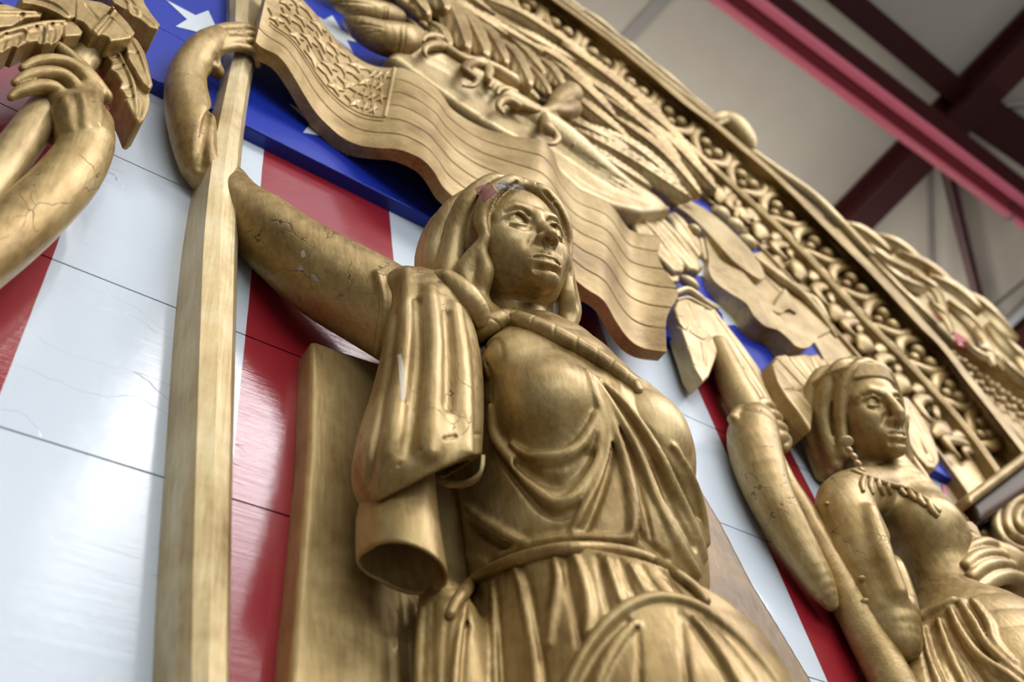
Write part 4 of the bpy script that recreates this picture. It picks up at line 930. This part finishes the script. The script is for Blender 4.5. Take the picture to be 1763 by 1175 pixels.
sheet('ribbon_fold',[[(1212,396,.10),(1252,434,.075)],[(1220,440,.10),(1252,440,.075)],[(1221,466,.105),(1256,444,.08)],[(1232,486,.12),(1270,458,.10)],[(1256,504,.145),(1292,484,.125)],[(1284,522,.165),(1312,506,.145)],[(1300,546,.165),(1330,524,.145)],[(1318,562,.16),(1345,532,.14)],[(1340,569,.165),(1350,530,.14)],[(1358,584,.175),(1362,532,.15)],[(1372,597,.18),(1374,540,.16)],[(1390,599,.18),(1388,556,.165)],[(1408,584,.175),(1400,566,.165)]],.11,GOLDP,rib)
sheet('ribbon_fold',[[(1330,534,.15),(1349,500,.135)],[(1344,540,.16),(1352,498,.14)],[(1358,532,.17),(1362,512,.15)],[(1372,540,.175),(1374,530,.16)]],.05,GOLDP,rib)
sheet('ribbon_tail',[[(1286,440,.075),(1320,432,.06)],[(1310,470,.08),(1350,462,.06)],[(1345,505,.08),(1395,508,.06)],[(1372,540,.075),(1432,555,.058)],[(1396,580,.07),(1468,598,.056)],[(1416,612,.07),(1505,642,.055)],[(1440,660,.07),(1560,712,.055)]],.05,GOLDP,rib)
leaf_part('ribbon_backing',[(1232,474),(1252,440),(1310,448),(1360,470),(1420,530),(1432,572),(1404,586),(1345,566),(1296,520)],.075,.05,[],GOLDD,rib,3,3)
def rl(name,pts,r): 
    s=Sculpt(2*mpp(pts[0][0],pts[0][1],.09)); tb(s,[(x,y,h,q) for x,y,h,q in pts],3); return sculpt(name,s,GOLDP,rib)
rl('ribbon_crease',[(1302,448,.10,7),(1340,478,.105,9),(1380,508,.10,8),(1410,540,.09,6),(1440,580,.07,3)],0)
rl('ribbon_crease',[(1376,505,.085,5),(1400,520,.09,10),(1418,545,.085,8),(1430,562,.07,4)],0)
for x,y,r in ((1238,372,17),(1262,392,17),(1284,420,16),(1192,330,13),(1170,318,12)): 
    s=Sculpt(2*mpp(x,y,.06)); bl(s,x,y,.055,r*1.2,r,r,-35); bl(s,x+r*.4,y-r*.2,.06,r*.5,r*.5,r,0,0,True); sculpt('petal_lump',s,GOLDP,rib)
RELIEF=1.0
RELIEF=.6
# ------------------------------------------------------------------ hand and leafy torch at the left edge
arm2=empty('torch_bearer_arm',at(60,430,.0),'gold hand and forearm at the left edge gripping a leafy torch','statue')
def a2(s):
    tb(s,[(158,215,.20,36),(150,250,.195,44),(122,300,.18,50),(70,356,.165,54),(10,408,.15,58),(-70,470,.14,62)],0,n=3)
    tb(s,[(150,165,.21,26),(140,200,.21,36),(140,240,.20,44)],14); bl(s,118,195,.2,50,34,34,-40,20); bl(s,100,215,.195,24,40,24,-30,16)
    for f in ([(176,166,.215,17),(150,130,.235,15),(118,96,.24,12),(92,74,.238,8)],[(162,162,.22,17),(138,124,.24,14.5),(104,106,.245,12.5),(66,106,.24,11),(38,118,.23,7)],
              [(138,166,.22,17),(112,134,.24,14.5),(78,126,.245,13),(46,132,.24,11),(25,143,.23,7)],[(108,176,.215,17),(92,154,.235,15),(62,150,.238,13.5),(34,158,.23,11),(18,168,.222,7)]): tb(s,f,4,n=4)
carve('hand_and_forearm',a2,[('r',[(112,172,6),(118,195,6),(122,222,3)],-2,10),('r',[(140,166,6),(146,190,6),(146,218,3)],-2,10),('r',[(164,164,6),(168,188,6),(166,214,3)],-2,10),('g',[(80,200,6),(78,235,10),(72,262,8),(40,300,6)],0,14)],GOLDC,arm2,2.9*mpp(120,200,.2))
torch=empty('leafy_torch',at(40,250,.0),'gold torch stem with big serrated leaves in the hand at the left edge','torch')
s=Sculpt(4*mpp(40,230,.18)); tb(s,[(150,95,.19,26),(120,130,.18,27),(76,190,.17,30),(50,228,.165,33),(0,296,.155,36),(-60,380,.15,38)],0); sculpt('stem',s,GOLDP,torch)
def lf(poly,h,th,veins,rn=3): return leaf_part('leaf',poly,h,th*.75,veins,GOLD,torch,2.0,rn)
lf([(-60,30),(0,56),(30,46),(62,38),(100,32),(128,36),(143,54),(140,60),(112,62),(108,56),(104,66),(98,72),(76,75),(64,70),(48,72),(30,80),(24,76),(18,82),(0,88),(-60,100)],.27,.10,[('r',[(-20,66,4),(30,50,4),(75,40,4),(110,37,3)],2,4),('g',[(32,64,3),(28,76,3)],0,4),('g',[(108,44,2.5),(106,58,3)],0,3),('g',[(-10,74,3),(34,58,3),(90,50,2)],0,5),('g',[(60,44,1.5),(72,58,2.5),(70,72,3)],0,3),('g',[(88,40,1.5),(94,52,2.5),(88,72,3)],0,3),('g',[(10,56,1.5),(8,70,2.5),(2,86,3)],0,3),('r',[(44,50,2),(48,60,3),(44,70,2)],1,3),('r',[(78,44,2),(80,56,3),(78,70,2)],1,3)])
lf([(-40,5),(10,6),(40,16),(76,20),(70,28),(42,30),(36,34),(22,44),(0,46),(-40,50)],.265,.09,[('r',[(-20,22,4),(20,22,4),(60,22,3)],2,4),('g',[(38,24,2),(36,34,2)],0,3)])
lf([(34,-10),(130,-30),(152,-8),(132,0),(130,28),(118,31),(108,28),(100,22),(78,12),(56,6),(38,4)],.285,.10,[('r',[(50,-4,4),(90,4,4),(118,24,3)],2,4),('g',[(70,-6,3),(104,12,3)],0,4)])
lf([(130,-4),(172,2),(198,14),(222,40),(233,56),(226,65),(208,68),(190,70),(186,62),(174,58),(162,58),(156,52),(150,44),(142,36),(130,32)],.285,.09,[('r',[(194,14,3),(178,36,3),(162,54,3)],2,4),('g',[(200,20,2),(184,42,2),(170,58,2)],0,3),('r',[(186,22,2),(208,44,2),(222,60,2)],1,3),('g',[(150,10,3),(166,30,4)],0,6)])
lf([(176,74),(190,74),(206,82),(216,100),(222,116),(232,132),(238,148),(256,156),(259,172),(256,190),(248,206),(240,212),(233,208),(226,190),(218,172),(214,160),(206,150),(210,140),(200,124),(190,118),(192,106),(184,96)],.225,.14,[('r',[(196,80,3),(216,116,4),(230,150,4),(236,206,3)],2,4),('g',[(190,96,2.5),(206,98,2)],0,3),('g',[(196,118,2.5),(216,112,2)],0,3),('g',[(212,152,2.5),(228,150,2)],0,3),('g',[(216,170,3),(230,168,2)],0,3),('g',[(236,160,2),(244,176,2.5),(240,200,2)],0,4)])
lf([(214,72),(230,62),(238,70),(250,90),(256,112),(260,130),(264,146),(258,152),(246,142),(240,132),(228,112),(220,98),(218,84)],.25,.10,[('r',[(230,72,2.5),(244,100,3),(258,146,2)],1.5,4),('g',[(224,90,2),(238,92,2)],0,3)])
lf([(170,-30),(240,-30),(250,6),(262,24),(276,42),(272,50),(258,46),(242,32),(228,26),(214,14),(196,4)],.25,.16,[('r',[(200,-10,3),(240,20,3),(268,44,2)],2,4),('r',[(222,-6,2.5),(236,12,3),(238,26,2)],1.5,3),('r',[(206,-10,2.5),(220,4,3),(222,18,2)],1.5,3)])
RELIEF=1.0
RELIEF=.8
# ------------------------------------------------------------------ figure with the feathered headdress
fig=empty('headdress_statue',at(1640,1200,0),'gold statue of a bare shouldered figure in a feather headdress, at the right','statue')
R2=np.array([[.923,.378,-.077],[-.122,.475,.871],[-.366,.795,-.485]]); AX2=[CR*R2[0,i]+CU*R2[1,i]+CB*R2[2,i] for i in range(3)]
O2=at(1480,721,.2); K2=97*mpp(1480,721,.2)
s=Sculpt(.023); face_sculpt(s,'hook'); place_local('head',s,O2,K2,AX2,GOLDF,fig)
s=Sculpt(.026); I3=np.eye(3); s.ell((0,-.18,.26),I3,(.78,.84,.80)); s.ell((0,.84,-.20),I3,(.58,.64,.86),.05,True)
for q in (-1,1):
    for pts,r in (([(0,.46,.84),(.30*q,.54,.72),(.56*q,.42,.42),(.66*q,.30,.05),(.68*q,.20,-.35),(.70*q,.14,-.8)],.11),([(0,.2,.96),(.4*q,.26,.84),(.72*q,.12,.42),(.82*q,.0,0),(.84*q,-.05,-.45),(.8*q,-.05,-.95)],.14),([(0,-.2,1.0),(.5*q,-.15,.85),(.84*q,-.25,.3),(.9*q,-.3,-.3),(.86*q,-.3,-1)],.16)):
        s.tube(catmull(np.array(pts),5),r,.13)
    for pts in ([(.05*q,.40,.92),(.4*q,.44,.72),(.66*q,.26,.3),(.76*q,.12,-.2),(.78*q,.06,-.8)],[(.08*q,.55,.78),(.42*q,.50,.56),(.60*q,.36,.15),(.66*q,.26,-.3)]): s.tube(catmull(np.array(pts),5),.028,.04,True)
place_local('hair',s,O2,K2,AX2,GOLD,fig)
# headband and feathers
s=Sculpt(.026)
ring=[(.77*math.cos(w),-.16+.83*math.sin(w),.50+.10*math.sin(w)) for w in np.linspace(-.5,math.pi+.5,26)]
for dz in (-.10,-.03,.04,.11): s.tube([(x,y,z+dz) for x,y,z in ring],.055,.02)
place_local('headband',s,O2,K2,AX2,GOLD,fig)
leaf_part('headdress_feather',[(1330,626),(1338,612),(1352,610),(1362,616),(1396,654),(1412,672),(1402,704),(1398,742),(1378,712),(1356,684),(1338,654)],.145,.11,[('r',[(1340,620,2.5),(1368,650,3.5),(1402,688,3.5)],3,2),('g',[(1336,632,2.4),(1364,664,2.8),(1398,704,2.4)],0,2),('g',[(1346,618,2),(1374,646,2.4),(1404,680,2)],0,2),('g',[(1352,672,2),(1368,672,2.4),(1380,676,2)],0,3),('g',[(1350,640,1),(1366,668,1.3)],0,2)],GOLDD,fig,1.7,5)
leaf_part('headdress_feather',[(1358,613),(1386,610),(1398,613),(1412,640),(1420,665),(1408,680),(1390,652),(1370,630)],.15,.11,[('r',[(1380,614,2),(1400,642,3),(1414,668,2)],2,3),('r',[(1384,640,2),(1398,656,3),(1408,668,2)],1,3),('g',[(1376,620,1.2),(1398,650,1.4)],0,2)],GOLD,fig,1.7,4)
leaf_part('headdress_feather',[(1394,612),(1408,609),(1414,617),(1438,616),(1462,630),(1485,640),(1450,650),(1420,668),(1412,650)],.155,.11,[('r',[(1402,614,2),(1414,634,3),(1422,660,2)],2,3),('r',[(1422,622,2),(1428,636,4),(1424,650,3)],2,3),('g',[(1440,618,1.2),(1450,632,1.4),(1462,648,1.2)],0,2)],GOLD,fig,1.7,4)
leaf_part('headdress_feather',[(1545,680),(1562,684),(1582,708),(1602,742),(1616,776),(1619,796),(1612,808),(1600,806),(1582,786),(1568,764),(1556,730)],.10,.075,[('g',[(1568,704,2),(1590,744,2.4),(1607,790,2.4),(1600,796,2)],0,2),('g',[(1560,716,4),(1576,750,5),(1592,776,4)],0,8),('r',[(1556,700,2),(1584,750,2.5),(1604,796,2)],1,3)],GOLDP,fig,1.8,4)
# ear disc and beaded braids
s=Sculpt(1.3*mpp(1457,760,.2)); c=at(1457,761,.235); q=mpp(1457,761,.235); s.ell(c,[CR,CU,CB],np.array([13,10.5,4])*q); sculpt('ear_disc',s,GOLDP,fig,'pale round ear disc')
for pts in ([(1462,776,.225),(1470,787,.225),(1477,799,.222),(1484,812,.22),(1494,824,.215)],[(1561,800,.215),(1572,818,.215),(1582,832,.212),(1594,846,.21),(1606,860,.205)]):
    for i,p in enumerate(pts):
        s=Sculpt(1.3*mpp(1470,790,.22)); bl(s,p[0],p[1],p[2],8,5.5,7,-45); sculpt('braid_bead',s,GOLDP,fig)
s=Sculpt(1.8*mpp(1600,850,.2)); tb(s,[(1566,786,.19,7),(1586,815,.195,8),(1606,846,.195,9),(1632,872,.19,10),(1660,898,.18,8)],0); tb(s,[(1560,796,.185,7),(1560,815,.19,8),(1572,835,.19,7)],3); sculpt('braid',s,GOLD,fig)
# bare trunk with the arm to the elbow, and the fist on the staff
def tr2(s):
    tb(s,[(1522,800,.15,38),(1538,838,.14,50),(1566,885,.135,66),(1594,940,.13,68),(1620,1000,.125,64),(1640,1050,.12,66),(1656,1090,.12,66)],0,n=3)
    tb(s,[(1545,846,.135,40),(1496,846,.14,42),(1456,868,.135,50),(1474,930,.13,55),(1506,1000,.125,56),(1530,1060,.12,52),(1544,1104,.11,42)],20,n=3)
    tb(s,[(1450,960,.09,30),(1480,1010,.085,44),(1510,1060,.085,46)],22)
s=Sculpt(.009); tr2(s); TS2=Skin(*s.build(.004))
def tr2b(s):
    tr2(s); c,q=sunk(TS2,1594,916,34); s.ell(c,np.eye(3),np.array([60,60,62])*q,30*q)
carve('trunk',tr2b,[('g',[(1530,905,4),(1538,935,10),(1550,975,10),(1562,1020,8)],0,14),('r',[(1500,880,10),(1520,950,14),(1548,1020,12)],2,16)],GOLDC,fig,3.2*mpp(1580,940,.2))
s=Sculpt(1.2*mpp(1490,1000,.15)); TSF=skin_of([o for o in fig.children if o.name.startswith('trunk')])
for x,y,r in ((1424,868,5),(1484,998,8),(1490,1037,8)):
    h=TSF.hit(x,y); q=np.linalg.norm(h-CAMP)/F; s=Sculpt(1.2*q); s.ell(h-dirpx(x,y)*1.5*q,[CR,CU,CB],np.array([r,r*.72,3.5])*q); sculpt('peg',s,GOLDD,[o for o in fig.children if o.name.startswith('trunk')][0],'round wooden peg end')
# necklace of claws
TSF=skin_of([o for o in fig.children if o.name.startswith(('trunk','head'))])
s=Sculpt(1.5*mpp(1540,840,.2))
lay(s,TSF,[(1470,812,5),(1500,824,5),(1530,834,5),(1560,842,5),(1590,858,5),(1616,880,5)],3); sculpt('necklace',s,GOLD,fig)
for a,b in (((1488,822),(1486,846)),((1500,826),(1502,850)),((1512,829),(1520,852)),((1528,834),(1534,850)),((1548,838),(1560,854)),((1566,846),(1578,862)),((1582,854),(1592,870)),((1600,868),(1614,888))):
    s=Sculpt(1.3*mpp(1540,840,.2)); lay(s,TSF,[(a[0],a[1],5),((a[0]+b[0])/2-3,(a[1]+b[1])/2,6),(b[0],b[1],4)],3,3); sculpt('necklace_claw',s,GOLD,fig)
RELIEF=.52
# fist and forearm
def fa(s):
    tb(s,[(1300,722,.13,30),(1296,752,.13,44),(1306,800,.125,45),(1328,860,.12,40),(1352,905,.115,37),(1385,962,.105,32),(1412,1008,.095,26),(1430,1040,.085,14)],0,n=3)
    bl(s,1302,738,.135,44,34,30,-60,14)
    for f in ([(1298,708,.145,16),(1312,698,.165,14),(1325,703,.16,11),(1326,713,.15,9)],[(1304,722,.15,16),(1322,716,.168,14),(1337,721,.16,11),(1337,730,.15,9)],[(1310,740,.15,17),(1330,735,.168,14),(1346,740,.16,11),(1345,749,.15,9)],[(1312,760,.148,18),(1336,754,.166,16),(1351,760,.158,13),(1349,772,.15,11)]): tb(s,f,3,n=3)
    tb(s,[(1262,722,.14,10),(1272,708,.145,9),(1282,704,.145,6)],6)
carve('forearm',fa,[],GOLDC,fig,2.5*mpp(1320,800,.12))
RELIEF=.8
# skirt, gathered at the waist
def sk2(s):
    tb(s,[(1640,1058,.125,70),(1660,1096,.125,96),(1706,1170,.125,150),(1760,1270,.13,190)],0,n=3); tb(s,[(1580,1090,.09,24),(1590,1150,.09,42),(1600,1230,.09,60)],24)
carve('skirt',sk2,[('r',[(1588,1080,3),(1598,1131,5),(1615,1174,6),(1640,1240,6)],3,5),('g',[(1600,1080,3),(1612,1126,4),(1640,1190,4)],0,5),('r',[(1615,1066,4),(1633,1121,7),(1658,1174,8),(1690,1240,8)],3,6),('g',[(1626,1062,3),(1648,1110,5),(1690,1170,5),(1730,1230,5)],0,6),
   ('r',[(1636,1050,5),(1655,1090,7),(1686,1131,8),(1741,1169,8),(1790,1210,7)],3,6),('g',[(1646,1040,3),(1668,1084,4),(1706,1128,5),(1763,1165,5)],0,6),('r',[(1652,1034,4),(1680,1078,7),(1698,1110,7),(1736,1146,6),(1780,1180,5)],3,6),('g',[(1668,1034,3),(1690,1072,4),(1706,1106,4),(1740,1140,4)],0,5),
   ('r',[(1674,1034,4),(1700,1070,6),(1712,1106,6),(1744,1140,5)],3,5),('r',[(1570,1070,7),(1590,1060,9),(1616,1048,9),(1640,1036,8)],3,5),('g',[(1578,1072,3),(1604,1068,3),(1626,1060,3)],0,4),('g',[(1580,1090,2),(1594,1140,3),(1604,1180,3)],0,4)],GOLD,fig,3.2*mpp(1660,1100,.12))
# fist holding a bar
def fh(s):
    bl(s,1730,985,0.220,56,44,40,-52,0); tb(s,[(1740,985,0.210,40),(1775,1030,0.200,44),(1810,1080,.12,48)],16)
    for f in ([(1660,958,0.230,12),(1676,944,0.250,13),(1700,938,0.260,13),(1728,950,0.250,11)],[(1664,976,0.235,12),(1684,960,0.255,13),(1712,956,0.265,13),(1744,968,0.250,11)],[(1672,996,0.235,12),(1694,978,0.255,13.5),(1724,974,0.265,13),(1758,986,0.250,11)],[(1686,1018,0.230,13),(1710,1000,0.250,14),(1738,994,0.260,13),(1772,1004,0.250,11)]): tb(s,f,3,n=4)
carve('fist',fh,[],GOLD,fig,2.6*mpp(1700,970,.16))
bar=empty('carved_bar',at(1700,990,.05),'square gold bar held in the statue fist at the right edge','bar')
leaf_part('bar_end',[(1632,914),(1656,897),(1672,897),(1684,908),(1696,934),(1668,956),(1656,958)],0.235,.12,[('g',[(1664,912,1.4),(1676,916,2),(1686,924,1.2)],0,2),('g',[(1664,918,1.4),(1674,924,2),(1684,932,1.2)],0,2)],GOLD,bar,1.8,4)
leaf_part('bar_end',[(1702,1036),(1734,1018),(1764,1042),(1800,1075),(1800,1130),(1752,1098)],0.220,.11,[('g',[(1740,1026,1.6),(1760,1044,2.2),(1780,1062,1.6)],0,2),('g',[(1752,1050,1.6),(1764,1060,2.2)],0,2)],GOLD,bar,1.8,4)
RELIEF=.52
# ------------------------------------------------------------------ feathered staff
lance=empty('feathered_staff',at(1450,1050,.0),'long gold staff tipped with notched feathers, in the headdress figure fist','pole')
s=Sculpt(3.6*mpp(1350,850,.1)); tb(s,[(1236,598,.12,20),(1262,660,.115,27),(1288,712,.11,30),(1318,772,.10,24),(1350,830,.10,20),(1392,900,.10,22),(1436,984,.105,29),(1484,1076,.105,35),(1544,1190,.11,38),(1600,1300,.11,40)],0); tb(s,[(1360,850,.07,22),(1420,950,.075,30),(1470,1050,.075,36)],10); sculpt('shaft',s,GOLDW,lance)
NOTCH=lambda x,y,dx,dy: ('g',[(x,y,1.8),(x+dx*.5,y+dy*.5,1.6),(x+dx,y+dy,.8)],0,1.5)
leaf_part('notched_feather',[(1162,530),(1166,518),(1184,512),(1204,518),(1228,548),(1238,572),(1239,592),(1234,616),(1222,648),(1212,658),(1198,636),(1186,600),(1176,572)],.145,.11,[('r',[(1186,524,2),(1196,548,3),(1202,562,2)],1.5,3),('r',[(1208,592,2),(1212,612,3),(1214,628,2)],1.5,3),('g',[(1167,560,2.4),(1182,570,2.6),(1190,564,2),(1186,570,2.6),(1212,586,2.6),(1224,578,2.4),(1220,568,2)],0,2),NOTCH(1164,546,14,-4),NOTCH(1186,600,14,-2),NOTCH(1192,630,14,-4),NOTCH(1232,610,-10,-12),NOTCH(1230,630,-10,-10)],GOLDP,lance,1.6,4)
leaf_part('notched_feather',[(1204,518),(1228,528),(1246,552),(1278,592),(1308,634),(1330,676),(1346,706),(1352,722),(1341,736),(1326,714),(1306,676),(1288,652),(1262,628),(1246,606),(1230,574)],.135,.09,[('r',[(1230,540,2),(1264,590,3),(1308,656,3),(1342,722,2)],1.5,3),NOTCH(1246,592,12,4),NOTCH(1276,632,-2,-12),NOTCH(1276,600,14,22),NOTCH(1304,650,14,18),NOTCH(1320,664,10,18),('g',[(1236,600,2),(1252,604,2),(1246,596,2)],0,2),('g',[(1278,632,2.2),(1300,652,2),(1326,700,2)],0,2)],GOLDP,lance,1.6,4)
s=Sculpt(1.6*mpp(1195,500,.12)); bl(s,1186,488,.12,20,11,12,-35); sculpt('finial',s,GOLDP,lance)
s=Sculpt(1.6*mpp(1195,510,.12)); tb(s,[(1164,506,.12,7),(1182,500,.145,7),(1200,510,.15,7),(1216,524,.14,7),(1232,532,.125,6)],0); tb(s,[(1166,518,.12,4),(1184,514,.145,4),(1204,524,.145,4),(1222,534,.13,4)],0); sculpt('binding',s,GOLDP,lance)
RELIEF=1.0
# ------------------------------------------------------------------ block, bracket and border beside the end of the cornice
blk=empty('end_block',at(1720,840,.0),'dark brown block closing the lower end of the carved cornice','block')
s=Sculpt(5*mpp(1720,840,.12)); slb(s,[(1668,850),(1764,778),(1840,720),(1840,740),(1766,800),(1676,868)],.0,.20,2); sculpt('top_ledge',s,GOLDD,blk)
s=Sculpt(5*mpp(1720,860,.08)); slb(s,[(1674,866),(1766,798),(1850,740),(1850,790),(1764,848),(1694,896)],.0,.13,2); sculpt('under_block',s,plain('brown_paint',(.075,.034,.012),.5,.15,.12),blk)
brk=empty('scroll_bracket',at(1745,930,.0),'gold scroll bracket below the dark end block','bracket')
s=Sculpt(4.5*mpp(1740,900,.1)); slb(s,[(1692,912),(1708,892),(1740,872),(1800,850),(1850,900),(1850,1010),(1790,990),(1740,950),(1712,930)],-.0,.06,8); sculpt('backing',s,GOLDD,brk)
for i,(r,h,q) in enumerate(((58,.09,10),(40,.105,11),(22,.12,10))):
    s=Sculpt(2.0*mpp(1740,900,.1)); tb(s,[(1772+r*math.cos(w),896-r*.95*math.sin(w),h,q*(1-.25*abs(w-math.pi)/2)) for w in np.linspace(1.5,4.6,9)],0,n=3); sculpt('scroll_turn',s,GOLD,brk)
bor=empty('border_board',at(1650,880,.0),'tan painted border board with thin pink edge below the cornice end','border')
TAN=plain('tan_paint',(.34,.25,.13),.4,0,.06,.3); PK=plain('pink_line_paint',(.46,.12,.18),.4,0,0,.3)
def flat(name,poly,h,mat,par): mb=MB(); mb.prism([at(x,y,h) for x,y in poly],(0,h*S,0)); return mb.build(name,mat,par,False)
flat('board',[(1628,836),(1642,843),(1666,854),(1676,880),(1682,905),(1700,950),(1668,940),(1648,905),(1634,870)],.008,TAN,bor)
flat('edge_line',[(1623,834),(1629,837),(1635,870),(1650,905),(1644,904),(1630,872)],.010,PK,bor)
# ------------------------------------------------------------------ crest carvings beyond the cornice lip
crest=empty('crest_scrolls',at(1600,520,.05),'blurred gold leaf scrolls carved along the top behind the cornice lip','carving')
def cr(pts,k=2,mat=None,name='leaf_scroll',cell=2.6): s=Sculpt(cell*mpp(pts[0][0],pts[0][1],.08)); tb(s,pts,k); return sculpt(name,s,mat or GOLDP,crest)
for a in ([(945,-24,0.170,6),(972,-2,0.180,7),(1008,22,0.170,5)],[(1000,16,0.170,5),(1030,38,0.180,8),(1066,66,0.170,5)],[(1052,56,0.170,5),(1088,84,0.180,8),(1126,114,0.170,5)],[(1110,102,0.170,5),(1150,134,0.180,8),(1192,170,0.170,5)],[(1178,158,0.170,5),(1206,182,0.175,7),(1232,202,0.170,5)],[(950,-12,0.170,5),(1050,62,0.170,5),(1140,134,0.170,5),(1230,206,0.170,5)]): cr(a)
cr([(1226,205,0.150,6),(1240,204,0.150,14),(1262,218,0.155,22),(1284,240,0.155,18),(1296,256,0.150,7)],name='leaf_knob')
cr([(1236,214,0.160,5),(1258,208,0.165,7),(1280,224,0.165,7),(1296,250,0.160,5)])
cr([(1296,262,0.140,6),(1345,300,0.145,9),(1400,340,0.145,10),(1450,388,0.145,9),(1500,440,0.145,8)])
CP=[((1452,386,0.140),(1490,404,0.150),(1535,440,0.150),15),((1480,412,0.150),(1525,448,0.160),(1570,470,0.155),12),((1500,440,0.150),(1550,482,0.165),(1598,500,0.160),12),((1520,474,0.160),(1570,520,0.168),(1612,560,0.160),10),
 ((1500,404,0.130),(1550,425,0.140),(1600,470,0.140),14),((1545,436,0.140),(1600,462,0.150),(1650,505,0.145),15),((1570,472,0.160),(1612,500,0.170),(1630,545,0.165),11),((1640,575,0.160),(1628,545,0.170),(1600,520,0.165),9),
 ((1600,478,0.140),(1645,500,0.150),(1690,540,0.150),16),((1630,520,0.150),(1668,548,0.165),(1700,590,0.160),13),((1650,500,0.130),(1700,535,0.140),(1750,590,0.140),17),((1676,560,0.160),(1700,590,0.172),(1712,630,0.165),11),((1730,640,0.160),(1712,612,0.172),(1688,598,0.165),10),
 ((1700,560,0.150),(1740,600,0.160),(1780,640,0.150),15),((1740,600,0.150),(1775,640,0.160),(1800,680,0.150),14),((1706,604,0.160),(1740,636,0.170),(1775,664,0.160),11),((1660,590,0.150),(1690,612,0.160),(1720,620,0.155),8)]
for a,b,c,w in CP: plume('crest_leaf',[a,b,c],w,GOLDP,crest,.5,10,8,0.350,0.600)
cr([(1500,446,0.140,6),(1550,500,0.145,7),(1598,548,0.145,7),(1640,588,0.140,6)],2)
leaf_part('crest_board',[(1438,390),(1475,402),(1520,426),(1570,454),(1620,492),(1665,520),(1700,550),(1740,588),(1800,640),(1800,690),(1700,622),(1604,556),(1520,470)],.125,.09,[],GOLDP,crest,3,2)
RC=plain('red_gloss_paint',(.36,.010,.016),.4,0,0,.5)
for p in ([(1604,528),(1628,540),(1640,560),(1618,552)],[(1638,566),(1668,584),(1684,612),(1652,594)],[(1560,478),(1578,486),(1584,500),(1566,492)]): leaf_part('red_ground',p,.132,.02,[],RC,crest,3,1)
# ------------------------------------------------------------------ second cornice behind, at the right edge
c2=empty('second_cornice',at(1700,660,.04),'second blurred gold cornice branching off at the right edge','cornice')
sheet('rail',[[(1594,560,.10),(1604,556,.10)],[(1650,598,.10),(1662,590,.10)],[(1710,640,.10),(1724,632,.10)],[(1763,676,.10),(1780,670,.10)],[(1820,716,.10),(1836,708,.10)]],.06,GOLDP,c2)
sheet('backing_board',[[(1604,566,.05),(1600,572,.05)],[(1660,606,.05),(1650,640,.05)],[(1720,650,.05),(1700,690,.05)],[(1775,692,.05),(1760,756,.05)],[(1830,735,.05),(1820,810,.05)]],.04,GOLDD,c2)
for i in range(9):
    t=i/8; x=1640+150*t; y=612+112*t
    for dx,dy,r in ((0,0,8.5),(9,9,8),(-8,8,7),(2,20,6)):
        s=Sculpt(2*mpp(x,y,.08)); bl(s,x+dx,y+dy,.075,r,r,r); sculpt('berry',s,GOLDP,c2)
print('SCRIPT %.1fs, objects %d, tris %d'%(time.time()-T0,len(bpy.data.objects),sum(len(o.data.polygons)*2 for o in bpy.data.objects if o.type=='MESH')))

if 0:
    for o in sorted([o for o in bpy.data.objects if o.type=='MESH'],key=lambda o:-len(o.data.polygons))[:40]: print('TRI',o.name,o.parent.name if o.parent else '',len(o.data.polygons)*2)
